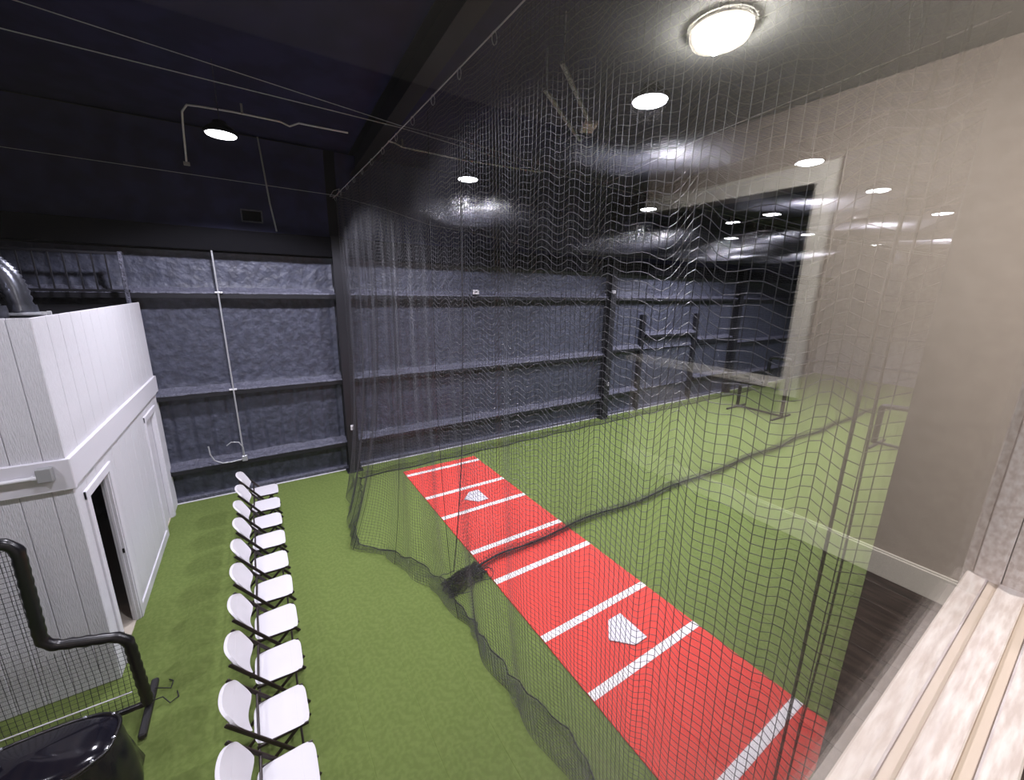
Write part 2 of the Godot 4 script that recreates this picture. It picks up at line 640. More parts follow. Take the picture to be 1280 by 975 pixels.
func build_cables() -> void:
	var c1 := thing("net_cable", "thin steel cable with snap hooks carrying the curtain beside the chairs", "cable")
	var s := Sh.new()
	s.tube([Vector3(1.61, 5.84, -9.2), Vector3(1.61, 5.82, -6.0), Vector3(1.61, 5.83, -3.0), Vector3(1.61, 5.84, -0.215)], 0.0055, 6)
	obj("wire", s, M.cable, c1)
	for i in 16:
		var z := -8.96 + i * 0.56
		var hs := Sh.new()
		snap_hook(hs, Vector3(1.61, 5.835, z), 0.085, 0.7 + 0.5 * sin(i * 2.1))
		obj("snap_hook", hs, M.cable, c1)
	# turnbuckle where it is anchored at the wall
	var tb := Sh.new()
	tb.tube([Vector3(1.55, 5.86, -9.2), Vector3(1.62, 5.97, -9.16), Vector3(1.74, 6.03, -9.2), Vector3(1.7, 5.9, -9.22)], 0.007, 6, true)
	obj("shackle", tb, M.cable, c1)

	var c2 := thing("net_cable", "pair of steel cables stretched across the hall above the divider curtain", "cable")
	s = Sh.new()
	var pts := [Vector3(-5.6, 5.98, -4.86), Vector3(-1.31, 5.88, -4.88)]
	for k in 25:
		var x := 1.61 + k * 0.96
		pts.append(Vector3(x, top_divider(x) + 0.005, -4.88))
	s.tube(pts, 0.0045, 6)
	obj("wire", s, M.cable, c2)
	s = Sh.new()
	pts = [Vector3(-5.6, 6.37, -4.86), Vector3(-1.14, 6.08, -4.88)]
	for k in 25:
		var x := 1.61 + k * 0.96
		pts.append(Vector3(x, top_divider(x) + 0.075, -4.88) if k else Vector3(1.61, 5.865, -4.88))
	s.tube(pts, 0.004, 6)
	obj("wire", s, M.cable, c2)
	for i in 26:
		var x := 2.5 + i * 0.45
		var hs := Sh.new()
		snap_hook(hs, Vector3(x, top_divider(x), -4.88), 0.08, 0.3)
		obj("snap_hook", hs, M.cable, c2)

	var c3 := thing("net_cable", "thin steel cable running along the top of the back wall", "cable")
	s = Sh.new()
	pts = [Vector3(-5.6, 5.95, -8.94), Vector3(-2.7, 5.9, -8.94)]
	for k in 20:
		var x := 1.61 + k * 0.96
		pts.append(Vector3(x, top_back(x) + 0.005, -8.94))
	s.tube(pts, 0.004, 6)
	obj("wire", s, M.cable, c3)

	var c4 := thing("net_cable", "taut pale cable under the ceiling that props up the roof netting", "cable")
	s = Sh.new()
	s.tube([Vector3(3.95, 5.86, -0.215), Vector3(4.15, 5.84, -0.78), Vector3(4.22, 5.83, -1.35), Vector3(4.47, 5.82, -3.05), Vector3(4.75, 5.72, -4.86)], 0.005, 6)
	obj("wire", s, M.cable, c4)
	s = Sh.new()
	s.tube([Vector3(4.2, 5.84, -1.28), Vector3(4.22, 6.0, -1.27), Vector3(4.19, 6.15, -1.29), Vector3(4.24, 6.5, -1.26), Vector3(4.22, 6.8, -1.3)], 0.004, 5)
	s.tube([Vector3(4.2, 5.84, -1.3), Vector3(4.16, 6.05, -1.33), Vector3(4.18, 6.3, -1.3), Vector3(4.1, 6.8, -1.36)], 0.004, 5)
	obj("hanger_cord", s, M.cable, c4)


# ---------------------------------------------------------------- chairs
func rounded(w: float, h: float, r: float, bow := 0.0) -> PackedVector2Array:
	var p := PackedVector2Array()
	for c in [[1, 1, 0.0], [-1, 1, 90.0], [-1, -1, 180.0], [1, -1, 270.0]]:
		for k in 5:
			var a := deg_to_rad(c[2] + k * 22.5)
			p.append(Vector2(c[0] * (w * 0.5 - r) + cos(a) * r, c[1] * (h * 0.5 - r) + sin(a) * r + bow))
	return p


func make_chair() -> Node3D:
	# faces +x, origin on the floor under the seat centre
	var t := thing("folding_chair", "", "chair")
	# seat: cushioned-looking moulded slab, a little dished
	var grid := []
	var nx := 12
	for i in nx + 1:
		var row := []
		var u := i / float(nx)
		for j in nx + 1:
			var w := j / float(nx)
			var hw := lerpf(0.195, 0.215, u)
			var ex := pow(absf(u * 2.0 - 1.0), 6.0)
			var ez := pow(absf(w * 2.0 - 1.0), 6.0)
			var z := (w * 2.0 - 1.0) * (hw - 0.02 * ex)
			var x := lerpf(-0.205, 0.205, u) - (0.02 * ez if u > 0.5 else -0.02 * ez) * absf(u * 2.0 - 1.0)
			var y := 0.448 - 0.012 * (1.0 - ex) * (1.0 - ez) - 0.016 * maxf(ex, ez) - (0.012 if u > 0.93 else 0.0)
			row.append(Vector3(x, y, z))
		grid.append(row)
	var s := Sh.new()
	s.sheet(grid)
	var under := []
	for row in grid:
		var r2 := []
		for p in row:
			r2.append(Vector3(p.x * 0.97, 0.415, p.z * 0.97))
		under.append(r2)
	s.sheet(under, true)
	for e in [0, nx]:
		for j in nx:
			s.quad(grid[e][j], grid[e][j + 1], under[e][j + 1], under[e][j], Vector3(-1 if e == 0 else 1, 0, 0))
			s.quad(grid[j][e], grid[j + 1][e], under[j + 1][e], under[j][e], Vector3(0, 0, -1 if e == 0 else 1))
	obj("seat", s, M.plastic_white, t)
	# back panel: curved, wider than tall, leaning back
	var back := Sh.new()
	var front := []
	var rear := []
	var m := 12
	for i in m + 1:
		var h := i / float(m)
		var r1 := []
		var r2 := []
		for j in m + 1:
			var w := j / float(m) * 2.0 - 1.0
			var eh := pow(absf(h * 2.0 - 1.0), 4.0)
			var ew := pow(absf(w), 5.0)
			var half := lerpf(0.2, 0.225, h) - (0.03 if h > 0.5 else 0.022) * eh
			var y := lerpf(0.555, 0.84, h) - (0.045 * ew if h > 0.5 else -0.03 * ew) * absf(h * 2.0 - 1.0)
			var x := -0.245 - (y - 0.555) * 0.52 + 0.045 * w * w
			r1.append(Vector3(x + 0.012, y, w * half))
			r2.append(Vector3(x - 0.014, y, w * half))
		front.append(r1)
		rear.append(r2)
	back.sheet(front, true)
	back.sheet(rear)
	for j in m:
		back.quad(front[0][j], front[0][j + 1], rear[0][j + 1], rear[0][j], Vector3(0, -1, 0))
		back.quad(front[m][j], front[m][j + 1], rear[m][j + 1], rear[m][j], Vector3(0, 1, 0))
		back.quad(front[j][0], front[j + 1][0], rear[j + 1][0], rear[j][0], Vector3(0, 0, -1))
		back.quad(front[j][m], front[j + 1][m], rear[j + 1][m], rear[j][m], Vector3(0, 0, 1))
	var bo := obj("backrest", back, M.plastic_white, t)
	# small vent slots pressed into the lower back
	for k in 4:
		var sl := Sh.new()
		sl.box(Vector3(-0.262 - (0.05 + (k % 2) * 0.035) * 0.52 + 0.0, 0.605 + (k % 2) * 0.035, (k - 1.5) * 0.05), Vector3(0.004, 0.012, 0.035), 0.001)
		obj("vent_slot", sl, M.box_grey, bo)
	for sg in [-1.0, 1.0]:
		var z: float = sg * 0.218
		# long bar from the top of the back down to the front foot
		var fl := Sh.new()
		var d := (Vector3(0.22, 0, 0) - Vector3(-0.36, 0.8, 0)).normalized()
		var b := Basis(d, Vector3(0, 0, 1).cross(d).normalized(), Vector3(0, 0, 1))
		fl.box(Vector3(-0.07, 0.4, z), Vector3(0.985, 0.034, 0.018), 0.005, b)
		obj("front_leg", fl, M.chair_frame, t)
		var rl := Sh.new()
		var d2 := (Vector3(-0.3, 0, 0) - Vector3(0.12, 0.42, 0)).normalized()
		var b2 := Basis(d2, Vector3(0, 0, 1).cross(d2).normalized(), Vector3(0, 0, 1))
		rl.box(Vector3(-0.09, 0.21, z * 0.88), Vector3(0.59, 0.03, 0.016), 0.005, b2)
		obj("rear_leg", rl, M.chair_frame, t)
		var rail := Sh.new()
		rail.box(Vector3(0.0, 0.418, z * 0.93), Vector3(0.38, 0.028, 0.016), 0.004)
		obj("seat_rail", rail, M.chair_frame, t)
	for q in [Vector3(0.13, 0.13, 0), Vector3(-0.2, 0.1, 0), Vector3(-0.168, 0.53, 0)]:
		var cb := Sh.new()
		cb.box(q, Vector3(0.02, 0.022, 0.42 if q.x > 0 or q.y > 0.5 else 0.37), 0.006)
		obj("cross_bar", cb, M.chair_frame, t)
	return t


func build_chairs() -> void:
	var first := make_chair()
	var n := 10
	var words := ["first", "second", "third", "fourth", "fifth", "sixth", "seventh", "eighth", "ninth"]
	for i in n:
		var c: Node3D = first
		if i > 0:
			c = first.duplicate()
			c.name = numbered("folding_chair")
			add_child(c)
		c.position = Vector3(-0.155 + [0.0, 0.0, -0.01, 0.0, -0.005, 0.005, 0.005, 0.0, -0.012, 0.0][i], 0, -8.1 + i * 0.588)
		c.rotation.y = deg_to_rad([0.5, -1.0, 1.0, -0.5, 0.8, -1.2, 0.4, -0.6, 1.0, 0.0][i])
		var l := "white folding chair with brown frame, last in the row, farthest from the back wall"
		if i < 9:
			l = "white folding chair with brown frame, %s in the row counting from the back wall" % words[i]
		tag(c, l, "chair", "white folding chairs in a row facing the cage")


# ---------------------------------------------------------------- lamps
func high_bay(at: Vector3, label: String, e: float) -> void:
	var t := thing("high_bay_light", label, "light", at, "round high bay lights under the hall ceiling")
	var s := Sh.new()
	s.lathe([Vector2(0.001, 0.16), Vector2(0.07, 0.155), Vector2(0.09, 0.12), Vector2(0.17, 0.06), Vector2(0.2, 0.02), Vector2(0.2, 0.0), Vector2(0.175, -0.004)], Vector3.ZERO, 28)
	obj("housing", s, M.black, t)
	s = Sh.new()
	s.lathe([Vector2(0.18, 0.002), Vector2(0.17, -0.012), Vector2(0.001, -0.018)], Vector3.ZERO, 28)
	obj("lamp_lens", s, M.led, t)
	s = Sh.new()
	s.tube([Vector3(0, 0.16, 0), Vector3(0, ceil_y(at.z) - at.y, 0)], 0.008, 6)
	obj("hanger", s, M.girt, t)
	var l := SpotLight3D.new()
	l.name = "lamp_light"
	l.position = Vector3(0, -0.05, 0)
	l.rotation.x = -PI / 2
	l.spot_angle = 71.0
	l.spot_angle_attenuation = 0.25
	l.spot_range = 40.0
	l.spot_attenuation = 2.0
	l.light_size = 0.17
	l.light_color = Color(0.96, 0.95, 1.0)
	l.light_energy = e
	l.shadow_enabled = true
	t.add_child(l)


func ceil_y(z: float) -> float:
	return lerpf(7.45, 6.75, clampf(z / -9.3, 0.0, 1.0))


func build_lights() -> void:
	var e := 26.5
	high_bay(Vector3(-0.09, 6.05, -7.09), "round ceiling light above the chairs next to the looped white conduit", e)
	high_bay(Vector3(3.54, 6.05, -7.07), "round ceiling light near the back wall above the far red mat", e)
	high_bay(Vector3(7.96, 6.00, -6.66), "round ceiling light near the back wall, first beyond the red mat", e)
	high_bay(Vector3(11.38, 6.05, -6.60), "round ceiling light near the back wall, second beyond the red mat", e)
	high_bay(Vector3(15.28, 6.05, -6.34), "round ceiling light near the far corner of the hall", e)
	high_bay(Vector3(3.72, 6.05, -3.22), "bright round ceiling light above the near home plate", e)
	high_bay(Vector3(7.23, 6.05, -3.15), "round ceiling light over the turf between red mat and pitching screens", e)
	high_bay(Vector3(10.05, 6.05, -3.13), "round ceiling light over the turf just before the near pitching screen", e)
	high_bay(Vector3(13.81, 6.05, -3.01), "round ceiling light over the turf beyond the near pitching screen", e)
	high_bay(Vector3(0.16, 6.05, -3.17), "round ceiling light over the near end of the chair row", e * 0.5)
	high_bay(Vector3(-3.49, 6.05, -3.17), "unseen round ceiling light added to brighten the white office end", e * 0.4)  # unseen lamp, added so the office front gets more light
	high_bay(Vector3(17.6, 6.05, -2.95), "round ceiling light added over the turf to brighten the far end wall", e)  # extra lamp put in to light the end wall
	# small far fittings
	for q in [[Vector3(10.98, 6.05, -5.41), "small square ceiling light above the far pitching screen"], [Vector3(12.8, 5.83, -7.4), "small square light under the end of the back wall beam"], [Vector3(18.3, 5.89, -5.4), "small square ceiling light over the far end turf"]]:
		var t := thing("square_ceiling_light", q[1], "light", q[0], "small square lights at the far end of the hall")
		var s := Sh.new()
		s.box(Vector3(0, 0.03, 0), Vector3(0.34, 0.06, 0.34), 0.008)
		obj("housing", s, M.black, t)
		s = Sh.new()
		s.box(Vector3(0, -0.006, 0), Vector3(0.29, 0.016, 0.29), 0.004)
		obj("lamp_lens", s, M.led, t)
		s = Sh.new()
		s.tube([Vector3(0, 0.05, 0), Vector3(0, ceil_y(q[0].z) - q[0].y, 0)], 0.008, 6)
		obj("hanger", s, M.girt, t)
		var l := SpotLight3D.new()
		l.name = "lamp_light"
		l.position = Vector3(0, -0.05, 0)
		l.rotation.x = -PI / 2
		l.spot_angle = 71.0
		l.spot_angle_attenuation = 0.25
		l.spot_range = 40.0
		l.spot_attenuation = 2.0
		l.light_size = 0.14
		l.light_color = Color(0.96, 0.95, 1.0)
		l.light_energy = 18.0
		l.shadow_enabled = true
		t.add_child(l)


# ---------------------------------------------------------------- hall shell
func foam_panel(x0: float, x1: float, y0: float, y1: float, cell: float, ribs: float) -> ArrayMesh:
	var s := Sh.new()
	var nx := maxi(2, int(round((x1 - x0) / cell)))
	var ny := maxi(2, int((y1 - y0) / cell))
	var g := []
	for j in ny + 1:
		var y := lerpf(y1, y0, j / float(ny))
		var row := []
		for i in nx + 1:
			var x := lerpf(x0, x1, i / float(nx))
			var rib := -pow(maxf(0.0, cos((x - x0) * TAU / 0.288)), 30.0) * 0.05 * ribs * (0.6 + 0.6 * noise.get_noise_2d(x * 9.0, y * 40.0))
			var lump := 0.02 * noise.get_noise_2d(x * 55.0, y * 18.0) + 0.012 * noise.get_noise_2d(x * 220.0 + 31.0, y * 200.0)
			var ey := minf(y - y0, y1 - y)
			var ex := minf(x - x0, x1 - x)
			var fillet := 0.05 * exp(-ey * 16.0) + 0.04 * exp(-ex * 16.0)
			row.append(Vector3(x, y, -9.33 + rib + lump + fillet))
		g.append(row)
	s.sheet(g, true)
	return s.mesh()


func ibeam(s: Sh, a: Vector3, b: Vector3, side: Vector3, depth: Vector3, wid: float, dep: float) -> void:
	var d := b - a
	var bs := Basis(side, d.normalized(), depth)
	var mid := (a + b) * 0.5
	s.box(mid + depth * dep * 0.5, Vector3(wid, d.length(), 0.018), 0.003, bs)
	s.box(mid - depth * dep * 0.5, Vector3(wid, d.length(), 0.018), 0.003, bs)
	s.box(mid, Vector3(0.014, d.length(), dep), 0.002, bs)


func build_hall() -> void:
	var s := Sh.new()
	s.span(Vector3(-6.2, -0.12, -9.6), Vector3(26.4, 0.0, -0.02), 0.0)
	setting("floor", s, M.turf, "short green artificial turf floor of the batting hall", "floor")
	# back wall: sheet behind, foam bays between steel rails
	s = Sh.new()
	s.span(Vector3(-6.2, -0.1, -9.7), Vector3(26.4, 7.4, -9.4), 0.0)
	var wb := setting("wall_back", s, M.steel_dark, "dark navy sprayed-foam back wall with steel rails and columns", "wall")
	var cols := [-6.2, 1.6, 9.55, 17.0, 26.3]
	var rails := [0.0, 0.73, 2.17, 3.98, 4.7]
	for c in 4:
		for r in 4:
			var cell := 0.032 if c < 2 else 0.07
			var x0: float = cols[c] + (0.0 if c == 0 else 0.1)
			if c == 0:
				x0 = -3.2
			var x1: float = cols[c + 1] - 0.1
			put("foam_panel", foam_panel(x0, x1, rails[r] + 0.02, rails[r + 1] - 0.02, cell, 1.0 if r < 2 else 0.3), M.foam, wb)
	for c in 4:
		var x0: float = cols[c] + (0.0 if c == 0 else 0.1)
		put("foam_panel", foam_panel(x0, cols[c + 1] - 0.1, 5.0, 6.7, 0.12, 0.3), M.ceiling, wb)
	for c in 4:
		for r in [1, 2, 3]:
			var x0: float = cols[c] + (0.0 if c == 0 else 0.11)
			var x1: float = cols[c + 1] - 0.11
			var spans := [[x0, x1, rails[r]]]
			if c == 2 and r == 2:
				spans = [[x0, 11.2, 2.3], [11.42, 14.3, 2.72], [14.52, x1, 2.42]]
			if c == 2 and r == 1:
				spans = [[x0, 11.2, 0.8], [14.52, x1, 0.9]]
			for q in spans:
				s = Sh.new()
				s.box(Vector3((q[0] + q[1]) * 0.5, q[2] - 0.06, -9.23), Vector3(q[1] - q[0], 0.1, 0.2), 0.004)
				var gi := obj("girt", s, M.steel_dark, wb)
				s = Sh.new()
				var gr := []
				var gn := maxi(4, int((q[1] - q[0]) / 0.06))
				for a in 5:
					var line := []
					for b in gn + 1:
						var gx := lerpf(q[0], q[1], b / float(gn))
						var wob := 0.022 * noise.get_noise_2d(gx * 160.0, a * 40.0 + q[2] * 50.0)
						line.append([Vector3(gx, q[2] + 0.09 + wob, -9.315), Vector3(gx, q[2] + 0.045 + wob, -9.26), Vector3(gx, q[2] + 0.02 + wob * 0.6, -9.2), Vector3(gx, q[2] + 0.008, -9.125), Vector3(gx, q[2] - 0.025 + wob * 0.5, -9.124)][a])
					gr.append(line)
				s.sheet(gr, true)
				obj("foam_ledge", s, M.girt, gi)
	# foot rail and pale edge strip
	for c in 4:
		s = Sh.new()
		var x0: float = cols[c] + (0.0 if c == 0 else 0.11)
		s.span(Vector3(x0, 0.0, -9.38), Vector3(cols[c + 1] - 0.11, 0.1, -9.24), 0.02)
		obj("base_channel", s, M.girt, wb)
	s = Sh.new()
	s.span(Vector3(-3.0, 0.0, -9.25), Vector3(26.0, 0.015, -9.215), 0.003)
	obj("edge_strip", s, M.trim, wb)
	# eave beam; the shade above the lamp cones is put into its black
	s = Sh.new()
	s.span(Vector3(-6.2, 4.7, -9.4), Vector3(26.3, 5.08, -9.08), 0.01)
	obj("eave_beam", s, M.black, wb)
	# columns
	for x in [1.6, 9.55, 17.0]:
		s = Sh.new()
		ibeam(s, Vector3(x, 0, -9.16), Vector3(x, 5.1, -9.16), Vector3.RIGHT, Vector3.BACK, 0.24, 0.26)
		s.span(Vector3(x - 0.17, 0.0, -9.34), Vector3(x + 0.17, 0.025, -8.98), 0.004)
		obj("column", s, M.steel_dark, wb)
	for x in [11.31, 14.41]:
		s = Sh.new()
		s.span(Vector3(x - 0.09, 0.0, -9.38), Vector3(x + 0.09, 3.4, -9.2), 0.006)
		obj("door_post", s, M.steel_dark, wb)

	# side walls
	s = Sh.new()
	s.span(Vector3(26.0, -0.1, -9.6), Vector3(26.3, 7.5, 0.0), 0.0)
	var wr := setting("wall_right", s, M.wall_grey, "grey far end wall of the hall with steel rails", "wall")
	for y in [0.75, 2.2, 4.0]:
		s = Sh.new()
		s.box(Vector3(25.9, y, -4.7), Vector3(0.2, 0.1, 8.6), 0.02)
		obj("girt", s, M.girt, wr)
	s = Sh.new()
	s.span(Vector3(-6.2, -0.1, -9.6), Vector3(-5.9, 7.5, 0.0), 0.0)
	setting("wall_left", s, M.foam, "dark side wall of the hall behind the white office block", "wall")

	# ceiling with rafters and purlins
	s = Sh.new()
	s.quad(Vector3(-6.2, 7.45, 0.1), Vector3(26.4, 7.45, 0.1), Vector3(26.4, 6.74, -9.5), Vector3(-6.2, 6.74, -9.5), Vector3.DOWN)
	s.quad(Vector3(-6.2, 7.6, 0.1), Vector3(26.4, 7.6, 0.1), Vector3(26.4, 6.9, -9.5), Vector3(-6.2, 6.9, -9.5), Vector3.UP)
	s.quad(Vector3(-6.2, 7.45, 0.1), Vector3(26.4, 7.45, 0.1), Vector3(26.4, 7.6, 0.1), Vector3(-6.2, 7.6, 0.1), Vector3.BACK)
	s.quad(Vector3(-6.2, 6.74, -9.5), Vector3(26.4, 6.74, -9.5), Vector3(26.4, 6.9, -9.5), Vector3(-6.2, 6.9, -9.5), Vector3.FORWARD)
	var ce := setting("ceiling", s, M.ceiling, "dark insulated ceiling of the hall, flare haze put into its navy", "ceiling")
	for x in [2.1, 9.6, 17.1]:
		s = Sh.new()
		var a := Vector3(x, 7.2, -0.05)
		var b := Vector3(x, 6.55, -9.35)
		var d := (b - a).normalized()
		ibeam(s, a, b, Vector3.RIGHT, Vector3.RIGHT.cross(d).normalized(), 0.22, 0.4)
		obj("rafter", s, M.steel_dark, ce)

	# front wall under, beside and above the viewing window
	s = Sh.new()
	s.span(Vector3(-6.2, -0.1, -0.095), Vector3(JAMB_X, SILL_Y - 0.04, 0.022), 0.0)
	s.span(Vector3(-6.2, UP_CEIL - 0.12, -0.095), Vector3(JAMB_X, 7.5, 0.022), 0.0)
	s.span(Vector3(-6.2, SILL_Y - 0.04, -0.095), Vector3(-2.6, UP_CEIL - 0.12, 0.022), 0.0)
	var wf := setting("wall_front", s, M.wall_beige, "beige wall holding the upstairs viewing window", "wall")
	s = Sh.new()
	s.span(Vector3(JAMB_X + 0.02, -0.1, -0.21), Vector3(26.4, 7.5, -0.1), 0.0)
	s.span(Vector3(JAMB_X, -0.1, -0.21), Vector3(JAMB_X + 0.02, 7.5, GLASS_Z - 0.005), 0.0)
	obj("dark_pier", s, M.reveal, wf)
	s = Sh.new()
	s.span(Vector3(JAMB_X + 0.02, -0.1, -0.1), Vector3(26.4, 7.5, 0.022), 0.0)
	obj("inner_lining", s, M.wall_beige, wf)


func build_mat() -> void:
	var t := thing("batting_mat", "long red batting mat with white lines under the netting", "mat")
	var x0 := 2.52
	var x1 := 4.35
	var s := Sh.new()
	s.span(Vector3(x0, 0.0, -8.44), Vector3(x1, 0.014, -0.75), 0.004)
	obj("red_turf", s, M.mat_red, t)
	for z in [-8.18, -7.01, -6.17, -5.01, -4.25, -3.11, -2.28, -1.12]:
		s = Sh.new()
		s.span(Vector3(x0 + 0.005, 0.012, z - 0.05), Vector3(x1 - 0.005, 0.018, z + 0.05), 0.002)
		obj("white_line", s, M.mat_white, t)
	for q in [["home_plate", Vector3(3.41, 0.022, -2.68), "white home plate on the red mat nearer the window"], ["home_plate", Vector3(3.38, 0.022, -6.58), "white home plate on the red mat nearer the back wall"]]:
		var poly := PackedVector2Array([Vector2(0.215, 0.216), Vector2(0.0, 0.216), Vector2(-0.216, 0.0), Vector2(0.0, -0.216), Vector2(0.215, -0.216)])
		s = Sh.new()
		s.slab(poly, 0.014, Vector3.ZERO, Basis(Vector3.RIGHT, Vector3(0, 0, -1), Vector3.UP))
		var o := put(q[0], s.mesh(), M.plastic_white, self, q[1])
		tag(o, q[2], "home plate", "home plates on the red mat")


# ---------------------------------------------------------------- office block
func build_office() -> void:
	var X := -1.6
	# side wall with the two doorways, vertical boards
	var s := Sh.new()
	var inner := X - 0.07
	s.span(Vector3(inner, 2.0, -9.27), Vector3(X - 0.012, 3.78, -5.118), 0.0)
	s.span(Vector3(inner, 0.0, -5.38), Vector3(X - 0.012, 2.0, -5.118), 0.0)
	s.span(Vector3(inner, 0.0, -8.1), Vector3(X - 0.012, 2.0, -6.05), 0.0)
	s.span(Vector3(inner, 0.0, -9.27), Vector3(X - 0.012, 2.0, -8.75), 0.0)
	var ws := setting("wall_office_side", s, M.trim, "white board-clad long side of the indoor office block with doorways", "wall")
	var z := -5.122
	while z > -9.2:
		var z1 := maxf(z - 0.305, -9.25)
		s = Sh.new()
		s.span(Vector3(X - 0.014, 2.5, z1 + 0.004), Vector3(X, 3.8, z), 0.004)
		obj("siding_board", s, M.siding, ws)
		var lo := 0.0
		if z - 0.15 < -5.3 and z - 0.15 > -6.15 or z - 0.15 < -8.05 and z - 0.15 > -8.8:
			lo = 2.0
		s = Sh.new()
		s.span(Vector3(X - 0.014, lo, z1 + 0.004), Vector3(X, 2.3, z), 0.004)
		obj("siding_board", s, M.siding, ws)
		z -= 0.305
	s = Sh.new()
	s.span(Vector3(X - 0.01, 2.24, -9.26), Vector3(X + 0.03, 2.52, -5.1), 0.006)
	obj("band_board", s, M.trim, ws)
	s = Sh.new()
	s.span(Vector3(X - 0.01, 0.0, -8.1), Vector3(X + 0.018, 0.13, -6.13), 0.005)
	obj("skirting", s, M.trim, ws)
	# front wall
	s = Sh.new()
	s.span(Vector3(-5.9, 0.0, -5.25), Vector3(X - 0.015, 3.78, -5.115), 0.0)
	var wf := setting("wall_office_front", s, M.trim, "grey-white board-clad short end of the indoor office block", "wall")
	var x := X
	var first := true
	while x > -4.2:
		var wd := 0.145 if first else 0.2
		first = false
		s = Sh.new()
		s.span(Vector3(x - wd + 0.005, 2.5, -5.12), Vector3(x, 3.8, -5.1), 0.004)
		obj("siding_board", s, M.siding, wf)
		s = Sh.new()
		s.span(Vector3(x - wd + 0.005, 0.0, -5.12), Vector3(x, 2.3, -5.1), 0.004)
		obj("siding_board", s, M.siding, wf)
		x -= wd
	s = Sh.new()
	s.span(Vector3(-4.5, 2.22, -5.12), Vector3(X + 0.03, 2.52, -5.07), 0.006)
	obj("band_board", s, M.trim, wf)
	# flat roof, dark
	s = Sh.new()
	s.span(Vector3(-5.9, 3.6, -9.27), Vector3(X - 0.02, 3.77, -5.12), 0.0)
	var rf := setting("ceiling_office", s, M.black, "flat dark top of the white office block", "roof")
	s = Sh.new()
	s.span(Vector3(-5.9, 0.0, -9.3), Vector3(X - 0.04, 0.012, -5.25), 0.0)
	setting("floor_office", s, M.office_floor, "pale floor inside the dark office doorway", "floor")
	s = Sh.new()
	s.span(Vector3(-3.1, 0.0, -9.2), Vector3(-3.0, 3.6, -5.25), 0.0)
	var pw := setting("wall_office_inner", s, M.trim, "inner wall seen through the office doorway", "wall")
	# door frames
	for q in [[-5.38, -6.05, 2.0, "door_1", "white cased open doorway nearer the folding screen, dark inside"], [-8.1, -8.75, 2.0, "door_2", "white cased doorway at the far end of the office, beside the back wall"]]:
		var zn: float = q[0]
		var zf: float = q[1]
		var h: float = q[2]
		s = Sh.new()
		s.span(Vector3(X - 0.075, 0.0, zn - 0.02), Vector3(X + 0.005, h, zn + 0.002), 0.003)
		s.span(Vector3(X - 0.075, 0.0, zf - 0.002), Vector3(X + 0.005, h, zf + 0.02), 0.003)
		s.span(Vector3(X - 0.075, h - 0.02, zf), Vector3(X + 0.005, h + 0.002, zn), 0.003)
		s.span(Vector3(X - 0.05, 0.0, zf + 0.02), Vector3(X - 0.025, h - 0.02, zf + 0.03), 0.002)
		var d := setting(q[3], s, M.trim, q[4], "doorway")
		for c in [[zn, zn + 0.09], [zf - 0.09, zf]]:
			s = Sh.new()
			s.span(Vector3(X - 0.005, 0.0, c[0]), Vector3(X + 0.02, h + 0.09, c[1]), 0.005)
			obj("casing", s, M.trim, d)
		s = Sh.new()
		s.span(Vector3(X - 0.005, h, zf - 0.09), Vector3(X + 0.022, h + 0.09, zn + 0.09), 0.005)
		obj("casing", s, M.trim, d)
		if q[3] == "door_1":
			s = Sh.new()
			s.box(Vector3(X - 0.012, 0.98, zf + 0.024), Vector3(0.02, 0.06, 0.01), 0.002)
			obj("strike_plate", s, M.pad_dull, d)
		else:
			s = Sh.new()
			s.span(Vector3(X - 0.07, 0.015, zf + 0.03), Vector3(X - 0.052, h - 0.025, zn - 0.03), 0.004)
			obj("door_leaf", s, M.trim, d)
	# low black block inside the doorway
	var ct := thing("doorway_block", "low black block with a flat top inside the white office doorway", "cabinet", Vector3(-2.45, 0.012, -6.2))
	s = Sh.new()
	s.box(Vector3(0, 0.42, 0), Vector3(0.5, 0.84, 1.2), 0.01)
	obj("body", s, M.black, ct)
	s = Sh.new()
	s.box(Vector3(0, 0.86, 0), Vector3(0.54, 0.035, 1.24), 0.008)
	obj("top", s, M.pad_dull, ct)
	# conduit and junction box on the front band
	var cd := thing("surface_conduit", "grey junction box and white conduit on the office front band", "conduit", Vector3(-1.73, 2.39, -5.07))
	s = Sh.new()
	s.box(Vector3(0, 0.02, 0.03), Vector3(0.1, 0.13, 0.06), 0.006)
	obj("junction_box", s, M.box_grey, cd)
	s = Sh.new()
	s.tube([Vector3(-0.05, 0, 0.025), Vector3(-0.9, 0, 0.025), Vector3(-2.4, 0, 0.025)], 0.02, 10)
	obj("pipe", s, M.conduit_white, cd)
	s = Sh.new()
	s.tube([Vector3(-0.04, 0, 0.025), Vector3(-0.085, 0, 0.025)], 0.027, 10)
	obj("coupling", s, M.conduit_white, cd)

	# on the roof: silver flexible ducts and a dark guard rail
	for k in 2:
		var du := thing("flexible_duct", ["silver crinkled air duct arching over the office roof", "shorter silver crinkled duct beside the arching one on the office roof"][k], "duct")
		s = Sh.new()
		var pts := []
		var rad := []
		for i in 90:
			var a := i / 89.0
			var p: Vector3
			if k == 0:
				p = Vector3(-2.35 + 0.47 * sin(a * PI * 0.5) + 0.06 * a, 4.33 - 0.36 * pow(a, 3.0) - 0.14 * pow(a, 8.0), -5.75 + 0.05 * a)
			else:
				p = Vector3(-2.3 + 0.25 * sin(a * PI * 0.5) + 0.1 * a, 4.14 - 0.27 * pow(a, 3.0), -5.5)
			pts.append(p)
			rad.append((0.085 if k == 0 else 0.07) + 0.008 * sin(i * 1.9) + 0.006 * noise.get_noise_2d(i * 40.0, k * 30.0))
		s.tube(pts, 0.1, 16, false, rad)
		obj("sleeve", s, M.duct, du)
		s = Sh.new()
